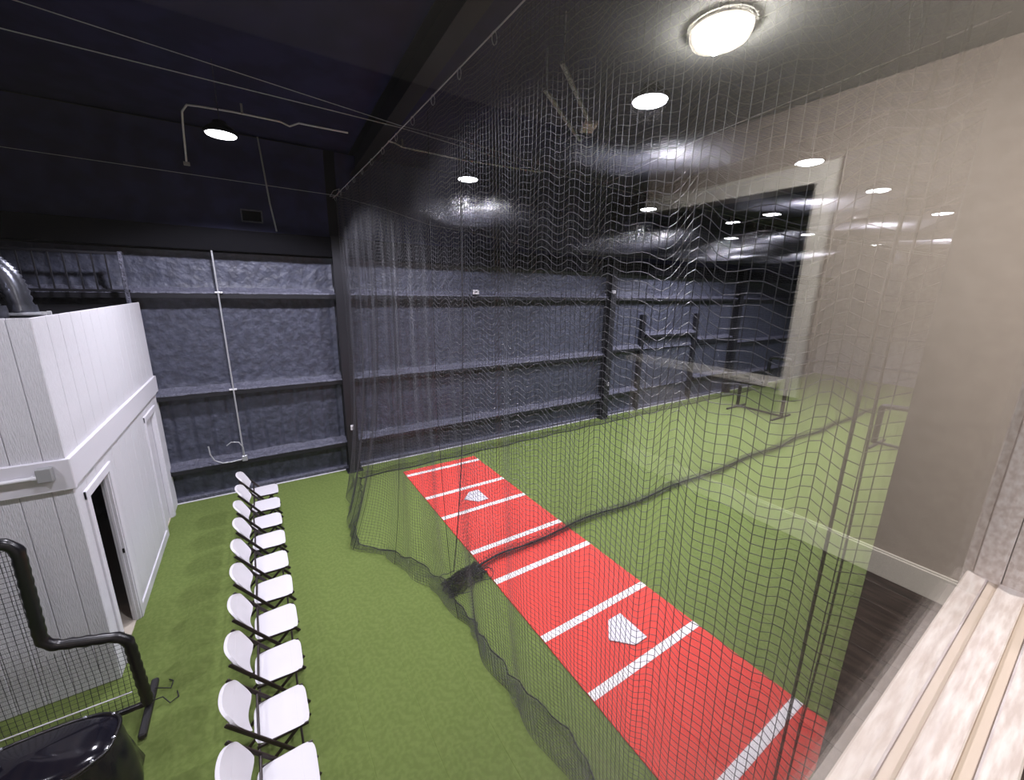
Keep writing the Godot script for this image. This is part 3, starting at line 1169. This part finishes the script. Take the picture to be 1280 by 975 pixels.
		var e: Vector3 = pts[-1]
		s.lathe([Vector2(0.1, -0.09), Vector2(0.105, -0.02), Vector2(0.1, 0.03)], Vector3(e.x, 3.86, e.z), 20)
		obj("collar", s, M.duct, du)
	for k in 2:
		var rp := thing("roof_pipe", ["thin grey pipe lying on the office roof beside the silver ducts", "second thin grey pipe lying on the office roof, closer to the edge"][k], "pipe", Vector3(-1.8, 3.79 + 0.015, -5.7 + k * 0.12))
		s = Sh.new()
		s.tube([Vector3(-0.3, 0, 0), Vector3(0.0, 0, -0.02), Vector3(0.13, 0, -0.05)], 0.018, 8)
		obj("run", s, M.conduit, rp)
		s = Sh.new()
		s.tube([Vector3(0.12, 0, -0.05), Vector3(0.15, 0, -0.055)], 0.024, 8)
		obj("end_cap", s, M.box_grey, rp)
	var gr := thing("guard_rail", "dark steel guard rail with upright bars at the back of the office roof", "railing", Vector3(0, 3.77, -8.9))
	s = Sh.new()
	s.span(Vector3(-3.9, 0.77, -0.02), Vector3(-1.62, 0.81, 0.02), 0.004)
	obj("top_rail", s, M.steel_dark, gr)
	s = Sh.new()
	s.span(Vector3(-3.9, 0.2, -0.02), Vector3(-1.62, 0.24, 0.02), 0.004)
	obj("bottom_rail", s, M.steel_dark, gr)
	for i in 15:
		s = Sh.new()
		var bx := -3.85 + i * 0.155
		s.span(Vector3(bx - 0.01, 0.24, -0.01), Vector3(bx + 0.01, 0.77, 0.01), 0.002)
		obj("bar", s, M.steel_dark, gr)
	for px in [-3.88, -1.66]:
		s = Sh.new()
		s.span(Vector3(px - 0.025, 0.0, -0.03), Vector3(px + 0.025, 0.82, 0.03), 0.004)
		obj("post", s, M.girt, gr)


# ---------------------------------------------------------------- wall fittings
func build_fittings() -> void:
	var zf := -9.1
	var c := thing("wall_conduit", "thin grey vertical conduit with loops at its foot on the back wall", "conduit")
	var s := Sh.new()
	s.tube([Vector3(-0.49, 5.0, zf), Vector3(-0.47, 3.0, zf), Vector3(-0.45, 0.72, zf)], 0.014, 8)
	obj("pipe", s, M.conduit, c)
	for y in [3.98, 2.17]:
		s = Sh.new()
		s.box(Vector3(-0.47, y, zf - 0.005), Vector3(0.12, 0.03, 0.035), 0.004)
		obj("clamp", s, M.conduit_white, c)
	s = Sh.new()
	s.box(Vector3(-0.44, 0.76, zf), Vector3(0.09, 0.11, 0.07), 0.006)
	obj("junction_box", s, M.conduit, c)
	s = Sh.new()
	s.tube([Vector3(-0.48, 0.74, zf), Vector3(-0.65, 0.73, zf + 0.02), Vector3(-0.8, 0.74, zf + 0.03), Vector3(-0.92, 0.82, zf + 0.03), Vector3(-0.97, 0.95, zf + 0.03), Vector3(-0.98, 1.12, zf + 0.03)], 0.012, 8)
	s.tube([Vector3(-0.44, 0.8, zf + 0.02), Vector3(-0.44, 1.0, zf + 0.05), Vector3(-0.5, 1.12, zf + 0.05), Vector3(-0.62, 1.14, zf + 0.04), Vector3(-0.7, 1.08, zf + 0.03)], 0.01, 8)
	obj("flexible_loop", s, M.conduit, c)

	# conduit above the eave, with small vent
	c = thing("eave_conduit", "short grey conduit dropping onto the eave beam beside a small vent", "conduit")
	s = Sh.new()
	s.tube([Vector3(0.42, 6.7, -9.2), Vector3(0.5, 5.6, -9.2), Vector3(0.56, 5.12, -9.2)], 0.014, 8)
	obj("pipe", s, M.conduit, c)
	c = thing("wall_vent", "small dark framed vent above the eave beam", "vent", Vector3(0.19, 5.36, -9.27))
	s = Sh.new()
	for q in [[Vector3(0, 0.1, 0), Vector3(0.34, 0.025, 0.03)], [Vector3(0, -0.1, 0), Vector3(0.34, 0.025, 0.03)], [Vector3(-0.16, 0, 0), Vector3(0.025, 0.2, 0.03)], [Vector3(0.16, 0, 0), Vector3(0.025, 0.2, 0.03)]]:
		s.box(q[0], q[1], 0.003)
	obj("frame", s, M.girt, c)
	s = Sh.new()
	s.box(Vector3(0, 0, -0.01), Vector3(0.3, 0.18, 0.01), 0.0)
	obj("backing", s, M.black, c)

	# white conduit on the ceiling
	c = thing("ceiling_conduit", "white bent conduit looping beside the ceiling light over the chairs", "conduit")
	s = Sh.new()
	s.tube([Vector3(-0.62, 6.0, -8.72), Vector3(-0.58, 6.45, -8.5), Vector3(-0.55, 6.6, -8.3), Vector3(-0.47, 6.64, -8.1), Vector3(-0.34, 6.62, -8.0), Vector3(0.1, 6.62, -7.93), Vector3(0.69, 6.6, -7.86), Vector3(0.83, 6.6, -7.99), Vector3(0.94, 6.6, -7.76), Vector3(1.66, 6.6, -7.72)], 0.014, 8)
	obj("pipe", s, M.conduit_white, c)
	s = Sh.new()
	s.box(Vector3(0.2, 6.68, -7.92), Vector3(0.03, 0.14, 0.03), 0.003)
	s.box(Vector3(-0.62, 5.98, -8.72), Vector3(0.08, 0.05, 0.05), 0.003)
	obj("strap", s, M.box_grey, c)
	c = thing("ceiling_conduit", "white conduit run starting at a bend above the net cable", "conduit")
	s = Sh.new()
	s.tube([Vector3(2.24, 6.6, -7.7), Vector3(2.42, 6.6, -7.72), Vector3(2.62, 6.6, -7.86), Vector3(3.75, 6.6, -7.87), Vector3(5.6, 6.6, -7.6)], 0.014, 8)
	obj("pipe", s, M.conduit_white, c)
	s = Sh.new()
	s.box(Vector3(2.62, 6.66, -7.86), Vector3(0.03, 0.14, 0.03), 0.003)
	s.box(Vector3(3.9, 6.66, -7.86), Vector3(0.03, 0.14, 0.03), 0.003)
	obj("strap", s, M.box_grey, c)

	# pale diagonal braces with a bright end plate
	c = thing("ceiling_brace", "two pale diagonal struts with a bright end plate under the ceiling", "brace")
	for q in [[Vector3(3.25, 6.62, -4.12), Vector3(4.42, 6.5, -4.9)], [Vector3(3.46, 6.62, -4.72), Vector3(4.77, 6.5, -5.5)]]:
		s = Sh.new()
		var d: Vector3 = (q[1] - q[0]).normalized()
		var b := Basis(d, Vector3.UP.cross(d).cross(d).normalized() * -1.0, Vector3.UP.cross(d).normalized() * -1.0)
		b = Basis(d, Vector3.UP, d.cross(Vector3.UP)).orthonormalized()
		s.box((q[0] + q[1]) * 0.5, Vector3((q[1] - q[0]).length(), 0.04, 0.05), 0.006, b)
		obj("strut", s, M.conduit, c)
	s = Sh.new()
	s.box(Vector3(4.48, 6.48, -4.98), Vector3(0.2, 0.05, 0.34), 0.006, Basis(Vector3.UP, -0.5))
	obj("end_plate", s, M.plastic_white, c)
	s = Sh.new()
	s.tube([Vector3(3.3, 6.6, -4.15), Vector3(3.3, ceil_y(-4.15), -4.15)], 0.012, 6)
	s.tube([Vector3(3.5, 6.6, -4.74), Vector3(3.5, ceil_y(-4.74), -4.74)], 0.012, 6)
	obj("hanger", s, M.cable, c)

	# small white boxes on wall and columns
	for q in [[Vector3(4.75, 4.06, -9.1), Vector3(0.17, 0.11, 0.06), "emergency_light", "small white box fitting on the wall rail between the two columns", "wall box"], [Vector3(9.5, 4.14, -8.99), Vector3(0.14, 0.09, 0.05), "emergency_light", "small white box fitting high on the second column", "wall box"], [Vector3(1.6, 1.08, -8.99), Vector3(0.07, 0.11, 0.04), "outlet_box", "small white outlet box on the column beside the netting corner", "outlet"], [Vector3(9.55, 1.2, -8.99), Vector3(0.06, 0.11, 0.04), "outlet_box", "small white outlet box low on the second column", "outlet"]]:
		c = thing(q[2], q[3], q[4], q[0])
		s = Sh.new()
		s.box(Vector3.ZERO, q[1], 0.006)
		obj("cover", s, M.plastic_white, c)
		s = Sh.new()
		s.box(Vector3(0.0, 0.0, q[1].z * 0.5), Vector3(q[1].x * 0.4, q[1].y * 0.3, 0.006), 0.001)
		obj("face_plate", s, M.box_grey, c)


# ---------------------------------------------------------------- screens and machine
func pad_tube(t: Node3D, called: String, pts: Array, r: float) -> void:
	var smooth := []
	var rad := []
	for i in pts.size() - 1:
		var a: Vector3 = pts[i]
		var b: Vector3 = pts[i + 1]
		var steps := maxi(2, int(a.distance_to(b) / 0.02))
		for k in steps:
			smooth.append(a.lerp(b, k / float(steps)))
	smooth.append(pts[-1])
	for q in 3:
		var c := smooth.duplicate()
		for i in range(1, smooth.size() - 1):
			c[i] = (smooth[i - 1] + smooth[i] * 2.0 + smooth[i + 1]) / 4.0
		smooth = c
	for i in smooth.size():
		rad.append(r * (1.0 + 0.07 * sin(i * 1.3) + 0.06 * noise.get_noise_1d(i * 60.0)))
	var s := Sh.new()
	s.tube(smooth, r, 12, false, rad)
	obj(called, s, M.pad, t)


func flat_net(x0: float, x1: float, y0: float, y1: float, cell: float, r: float, cut_x: float, cut_y: float) -> ArrayMesh:
	# upright net in an L-shaped outline: right of cut_x it only reaches up to cut_y
	var s := Sh.new()
	var x := x0
	while x <= x1:
		var top := y1 if x < cut_x else cut_y
		s.tube([Vector3(x, y0, 0.02 * sin(x * 9.0)), Vector3(x + 0.004, lerpf(y0, top, 0.5), 0.03 * sin(x * 5.0)), Vector3(x, top, 0)], r, 4)
		x += cell
	var y := y0
	while y <= y1:
		var right := x1 if y < cut_y else cut_x
		s.tube([Vector3(x0, y, 0), Vector3(lerpf(x0, right, 0.5), y - 0.012, 0.02 * sin(y * 8.0)), Vector3(right, y, 0)], r, 4)
		y += cell
	return s.mesh()


func build_screens() -> void:
	# padded screen beside the office
	var t := thing("pitching_screen", "black padded L-shaped pitching screen with square netting beside the white office front", "screen", Vector3(0, 0, -4.5))
	pad_tube(t, "padded_frame", [Vector3(-3.1, 0.06, 0), Vector3(-3.1, 2.08, 0), Vector3(-1.86, 2.08, 0), Vector3(-1.8, 2.0, 0), Vector3(-1.82, 1.12, 0), Vector3(-1.76, 1.04, 0), Vector3(-1.38, 0.93, 0), Vector3(-1.31, 0.85, 0), Vector3(-1.28, 0.1, 0)], 0.045)
	pad_tube(t, "bottom_bar", [Vector3(-3.1, 0.1, 0), Vector3(-1.29, 0.1, 0)], 0.03)
	var net := put("netting", flat_net(-3.08, -1.31, 0.12, 2.05, 0.045, 0.0022, -1.83, 0.96), M.rope, t)
	net.set_meta("kind", "stuff")
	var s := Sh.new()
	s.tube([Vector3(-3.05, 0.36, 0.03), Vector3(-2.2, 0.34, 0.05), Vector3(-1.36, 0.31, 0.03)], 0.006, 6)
	obj("glint_cord", s, M.plastic_white, t)  # white colour stands in for light caught on the bottom rope
	for x in [-3.1, -1.28]:
		s = Sh.new()
		s.box(Vector3(x, 0.045, 0.0), Vector3(0.06, 0.06, 0.66), 0.012)
		obj("foot", s, M.pad_dull, t)
	s = Sh.new()
	s.tube([Vector3(-1.25, 0.1, 0.0), Vector3(-1.18, 0.06, -0.04), Vector3(-1.12, 0.02, 0.03), Vector3(-1.06, 0.012, -0.02), Vector3(-1.08, 0.012, -0.1)], 0.006, 5)
	s.tube([Vector3(-1.25, 0.1, -0.15), Vector3(-1.2, 0.02, -0.2), Vector3(-1.14, 0.012, -0.17), Vector3(-1.13, 0.012, -0.26), Vector3(-1.17, 0.012, -0.3)], 0.006, 5)
	obj("tie_cord", s, M.pad_dull, t)

	# pitching screens out on the turf, seen from afar
	for q in [[Vector3(15.0, 0, -6.8), -1.0, "dark L-shaped pitching screen out on the turf, nearer the back wall"], [Vector3(14.7, 0, -2.6), 1.0, "dark L-shaped pitching screen out on the turf, nearer the window wall"]]:
		t = thing("pitching_screen", q[2], "screen", q[0])
		var g: float = q[1]
		if g < 0.0:
			pad_tube(t, "padded_frame", [Vector3(0, 0.05, -0.75), Vector3(0, 0.95, -0.75), Vector3(0, 1.0, -0.7), Vector3(0, 1.0, 0.05), Vector3(0, 1.05, 0.1), Vector3(0, 2.0, 0.12), Vector3(0, 2.05, 0.2), Vector3(0, 2.05, 0.72), Vector3(0, 2.0, 0.76), Vector3(0, 0.05, 0.76)], 0.06)
		else:
			pad_tube(t, "padded_frame", [Vector3(0, 0.05, -0.85), Vector3(0, 1.1, -0.85), Vector3(0, 1.15, -0.8), Vector3(0, 1.2, -0.1), Vector3(0, 1.25, -0.05), Vector3(0, 2.1, 0.0), Vector3(0, 2.14, 0.06), Vector3(0, 2.14, 1.0), Vector3(0, 2.1, 1.05), Vector3(0, 0.05, 1.05)], 0.075)
		pad_tube(t, "bottom_bar", [Vector3(0, 0.08, -0.8), Vector3(0, 0.08, 0.75 if g < 0 else 1.05)], 0.04)
		for zz in [-0.78, 0.76 if g < 0 else 1.05]:
			s = Sh.new()
			s.box(Vector3(0, 0.035, zz), Vector3(1.3, 0.06, 0.07), 0.012)
			obj("foot", s, M.pad_dull, t)
		s = Sh.new()
		var zl := -0.75 if g < 0 else -0.85
		var zr := 0.76 if g < 0 else 1.05
		var zm := 0.1 if g < 0 else -0.02
		var zz := zl + 0.06
		while zz < zr:
			s.tube([Vector3(0, 0.1, zz), Vector3(0, 1.0 if zz < zm else 2.03, zz)], 0.002, 3)
			zz += 0.06
		var y := 0.12
		while y < 2.0:
			s.tube([Vector3(0, y, zl if y < 1.0 else zm), Vector3(0, y, zr)], 0.002, 3)
			y += 0.06
		var nn := obj("netting", s, M.rope, t)
		nn.set_meta("kind", "stuff")

	# glossy black machine under a vinyl cover, in front of the padded screen
	t = thing("covered_pitching_machine", "glossy black vinyl-covered pitching machine standing before the padded screen", "machine", Vector3(-1.72, 0, -3.78))
	var rows := []
	for k in 15:
		var h := k / 14.0
		var row := []
		for j in 40:
			var a := TAU * j / 40.0
			var ca := cos(a)
			var sa := sin(a)
			var ex := signf(ca) * pow(absf(ca), 0.62)
			var ez := signf(sa) * pow(absf(sa), 0.75)
			var sw := 1.0 - 0.12 * h * h
			if h > 0.86:
				sw *= 1.0 - 0.9 * pow((h - 0.86) / 0.14, 2.0)
			var fold := 1.0 + 0.03 * sin(a * 9.0 + h * 4.0) * (1.0 - h) + 0.02 * noise.get_noise_2d(a * 60.0, h * 80.0)
			row.append(Vector3(ex * 0.52 * sw * fold - 0.05 * h, 0.06 + 0.62 * h + 0.05 * sin(a * 2.0) * h * (1.0 - h), ez * 0.3 * sw * fold))
		rows.append(row)
	s = Sh.new()
	s.sheet(rows, false, true)
	var top := Vector3.ZERO
	for p in rows[14]:
		top += p
	top /= 40.0
	for j in 40:
		s.flat(top, rows[14][j], rows[14][(j + 1) % 40], Vector3.UP)
	obj("vinyl_cover", s, M.vinyl, t)
	s = Sh.new()
	var rim := []
	for j in 40:
		rim.append(rows[12][j] * Vector3(1.02, 1, 1.03))
	s.tube(rim, 0.014, 6, true)
	obj("piping", s, M.pad, t)
	for q in [[Vector3(-0.3, 0.69, 0.03), Vector3(0.26, 0.006, 0.07), 0.5], [Vector3(-0.33, 0.69, 0.0), Vector3(0.05, 0.008, 0.22), 0.3]]:
		s = Sh.new()
		s.box(q[0], q[1], 0.002, Basis(Vector3.UP, q[2]))
		obj("tape_strip", s, M.clear_tape, t)
	for j in [1, 3, 5, 8, 12, 16, 20, 24, 28, 32, 36]:
		s = Sh.new()
		var p: Vector3 = rows[12][j]
		s.lathe([Vector2(0.013, -0.004), Vector2(0.011, 0.006), Vector2(0.0005, 0.009)], p * Vector3(1.01, 1, 1.01) + Vector3(0, 0.012, 0), 10)
		obj("snap_stud", s, M.screw, t)
	for q in [Vector3(-0.4, 0, 0.18), Vector3(0.4, 0, 0.18), Vector3(-0.4, 0, -0.18), Vector3(0.4, 0, -0.18)]:
		s = Sh.new()
		s.tube([q + Vector3(-0.015, 0.05, 0), q + Vector3(0.015, 0.05, 0)], 0.05, 16)
		obj("wheel", s, M.pad_dull, t)


# ---------------------------------------------------------------- upstairs room
func build_upstairs() -> void:
	# the viewing window: sill, jamb, stops and pane
	var s := Sh.new()
	s.span(Vector3(-2.6, SILL_Y - 0.04, -0.031), Vector3(JAMB_X, SILL_Y, -0.0095), 0.0015)
	var w := setting("window_1", s, M.sill_wood, "viewing window with whitewashed wooden sill and jamb", "window")
	s = Sh.new()
	s.span(Vector3(-2.6, SILL_Y - 0.04, -0.0095), Vector3(JAMB_X, SILL_Y - 0.004, 0.0035), 0.001)
	obj("sill_joint_strip", s, M.stop_tan, w)
	s = Sh.new()
	s.span(Vector3(-2.6, SILL_Y - 0.04, 0.0035), Vector3(JAMB_X + 0.02, SILL_Y, 0.03), 0.002)
	obj("sill_nosing", s, M.sill_wood, w)
	s = Sh.new()
	s.span(Vector3(JAMB_X, SILL_Y - 0.04, -0.031), Vector3(JAMB_X + 0.02, UP_CEIL - 0.1, -0.012), 0.001)
	s.span(Vector3(JAMB_X, SILL_Y - 0.04, -0.011), Vector3(JAMB_X + 0.02, UP_CEIL - 0.1, 0.022), 0.001)
	obj("jamb", s, M.sill_wood, w)
	s = Sh.new()
	s.span(Vector3(JAMB_X + 0.006, SILL_Y - 0.05, 0.022), Vector3(JAMB_X + 0.1, UP_CEIL - 0.05, 0.036), 0.002)
	obj("casing", s, M.sill_wood, w)
	s = Sh.new()
	s.span(Vector3(-2.6, UP_CEIL - 0.12, -0.031), Vector3(JAMB_X, UP_CEIL - 0.1, 0.022), 0.001)
	obj("head", s, M.sill_wood, w)
	s = Sh.new()
	s.span(Vector3(-2.6, SILL_Y + 0.001, GLASS_Z - 0.003), Vector3(JAMB_X, UP_CEIL - 0.12, GLASS_Z + 0.003), 0.0)
	obj("pane", s, M.glass, w)

	# room shell behind the camera, mirrored in the pane
	var zb := 2.14
	s = Sh.new()
	s.span(Vector3(-3.0, UP_FLOOR - 0.2, 0.022), Vector3(2.9, UP_FLOOR - 0.02, 2.5), 0.0)
	var fl := setting("floor_upstairs", s, M.plank_dark, "dark brown plank floor of the upstairs room, mirrored in the window", "floor")
	var x := -2.0
	var row := 0
	while x < UP_RIGHT:
		var z := 0.03 - 0.4 * (row % 3)
		while z < zb:
			s = Sh.new()
			s.span(Vector3(x, UP_FLOOR - 0.02, maxf(z, 0.025)), Vector3(minf(x + 0.178, UP_RIGHT), UP_FLOOR + 0.001 * (row % 2), minf(z + 1.2, zb)), 0.0015)
			obj("plank", s, M.plank_dark, fl)
			z += 1.202
		x += 0.18
		row += 1
	s = Sh.new()
	s.span(Vector3(-3.0, UP_CEIL, 0.022), Vector3(2.9, UP_CEIL + 0.15, 2.5), 0.0)
	setting("ceiling_upstairs", s, M.ceil_white, "pale ceiling of the upstairs room, mirrored in the window", "ceiling")
	# right wall with the cased opening
	var oz0 := 1.02
	var oz1 := zb
	var oy0 := CAM_Y - 0.5
	var oy1 := CAM_Y + 0.585
	s = Sh.new()
	s.span(Vector3(UP_RIGHT, UP_FLOOR, 0.022), Vector3(UP_RIGHT + 0.12, UP_CEIL, oz0), 0.0)
	s.span(Vector3(UP_RIGHT, UP_FLOOR, oz0), Vector3(UP_RIGHT + 0.12, oy0, 2.5), 0.0)
	s.span(Vector3(UP_RIGHT, oy1, oz0), Vector3(UP_RIGHT + 0.12, UP_CEIL, 2.5), 0.0)
	setting("wall_upstairs_right", s, M.wall_beige, "beige side wall of the upstairs room, mirrored in the window", "wall")
	s = Sh.new()
	s.span(Vector3(UP_RIGHT - 0.016, UP_FLOOR, 0.03), Vector3(UP_RIGHT, UP_FLOOR + 0.132, zb), 0.003)
	s.span(Vector3(UP_RIGHT - 0.011, UP_FLOOR + 0.128, 0.03), Vector3(UP_RIGHT, UP_FLOOR + 0.142, zb), 0.003)
	setting("baseboard_right", s, M.base_white, "white baseboard along the beige upstairs wall", "baseboard")
	s = Sh.new()
	s.span(Vector3(UP_RIGHT - 0.02, oy0 - 0.07, oz0 - 0.095), Vector3(UP_RIGHT, oy1 + 0.1, oz0), 0.003)
	var w2 := setting("window_2", s, M.base_white, "white cased window with dark glass in the beige upstairs wall", "window")
	s = Sh.new()
	s.span(Vector3(UP_RIGHT - 0.02, oy1, oz0), Vector3(UP_RIGHT, oy1 + 0.1, zb), 0.003)
	obj("head_casing", s, M.base_white, w2)
	s = Sh.new()
	s.span(Vector3(UP_RIGHT - 0.1, oy0 - 0.02, oz0 - 0.0), Vector3(UP_RIGHT + 0.1, oy0 + 0.012, zb), 0.003)
	obj("stool", s, M.base_white, w2)
	s = Sh.new()
	s.span(Vector3(UP_RIGHT - 0.02, oy0 - 0.07, oz0), Vector3(UP_RIGHT, oy0 - 0.02, zb), 0.003)
	obj("apron", s, M.base_white, w2)
	s = Sh.new()
	s.span(Vector3(UP_RIGHT + 0.085, oy0, oz0), Vector3(UP_RIGHT + 0.09, oy1, zb), 0.0)
	obj("pane", s, M.glass, w2)
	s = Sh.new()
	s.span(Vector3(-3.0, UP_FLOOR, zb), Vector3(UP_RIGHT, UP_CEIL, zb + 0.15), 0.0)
	setting("wall_upstairs_back", s, M.wall_unlit, "rear wall of the upstairs room, charcoal standing in for an unlit hall", "wall")
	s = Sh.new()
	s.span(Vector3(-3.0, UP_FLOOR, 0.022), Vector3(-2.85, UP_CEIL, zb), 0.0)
	setting("wall_upstairs_left", s, M.wall_unlit, "charcoal left wall of the upstairs room", "wall")
	# recessed disc light in the ceiling
	for q in [[Vector3(1.63, UP_CEIL, 1.04), "round white disc light in the pale upstairs ceiling, mirrored in the window"], [Vector3(-0.75, UP_CEIL, 1.04), "round white disc light in the upstairs ceiling on the left of the room"]]:
		var t := thing("disc_ceiling_light", q[1], "light", q[0])
		s = Sh.new()
		s.lathe([Vector2(0.114, -0.001), Vector2(0.114, -0.01), Vector2(0.105, -0.012)], Vector3.ZERO, 32)
		obj("trim_ring", s, M.base_white, t)
		s = Sh.new()
		s.lathe([Vector2(0.108, -0.01), Vector2(0.106, -0.03), Vector2(0.095, -0.05), Vector2(0.07, -0.06), Vector2(0.001, -0.063)], Vector3.ZERO, 32)
		obj("lamp_lens", s, M.disc, t)
		var l := OmniLight3D.new()
		l.name = "lamp_light"
		l.position = Vector3(0, -0.034, 0)
		l.omni_range = 20.0
		l.omni_attenuation = 2.0
		l.light_size = 0.02
		l.light_color = Color(1.0, 0.975, 0.95)
		l.light_energy = 0.75
		l.shadow_enabled = true
		var down := AreaLight3D.new()
		down.name = "lamp_light"
		down.position = Vector3(0, -0.066, 0)
		down.rotation.x = -PI / 2
		down.area_size = Vector2(0.09, 0.09)
		down.area_range = 20.0
		down.area_attenuation = 2.0
		down.light_color = Color(1.0, 0.975, 0.95)
		down.light_energy = 2.7
		down.shadow_enabled = true
		t.add_child(down, true)
		t.add_child(l)


func _ready() -> void:
	# ---- camera
	var cam := Camera3D.new()
	cam.name = "camera"
	cam.position = Vector3(0, CAM_Y, 0)
	cam.rotation_order = EULER_ORDER_YXZ
	cam.rotation_degrees = Vector3(-13.364, -32.882, 1.109)
	cam.projection = Camera3D.PROJECTION_FRUSTUM
	cam.near = 0.01
	cam.far = 120.0
	cam.size = 0.01 * 975.0 / 498.77
	cam.frustum_offset = Vector2(0, -0.01 * 5.0 / 498.77)
	add_child(cam)
	cam.current = true
	# ---- environment
	var env := Environment.new()
	env.background_mode = Environment.BG_COLOR
	env.background_color = Color(0, 0, 0)
	env.ambient_light_source = Environment.AMBIENT_SOURCE_DISABLED
	env.tonemap_mode = Environment.TONE_MAPPER_LINEAR
	env.tonemap_exposure = 1.0
	env.sdfgi_enabled = true
	env.ssao_enabled = true
	env.ssil_enabled = true
	var we := WorldEnvironment.new()
	we.name = "environment"
	we.environment = env
	add_child(we)

	rng.seed = 11
	noise.seed = 5
	noise.noise_type = FastNoiseLite.TYPE_SIMPLEX_SMOOTH
	noise.frequency = 0.02
	materials()
	build_lights()
	build_hall()
	build_office()
	build_upstairs()
	build_mat()
	build_nets()
	build_cables()
	build_chairs()
	build_screens()
	build_fittings()
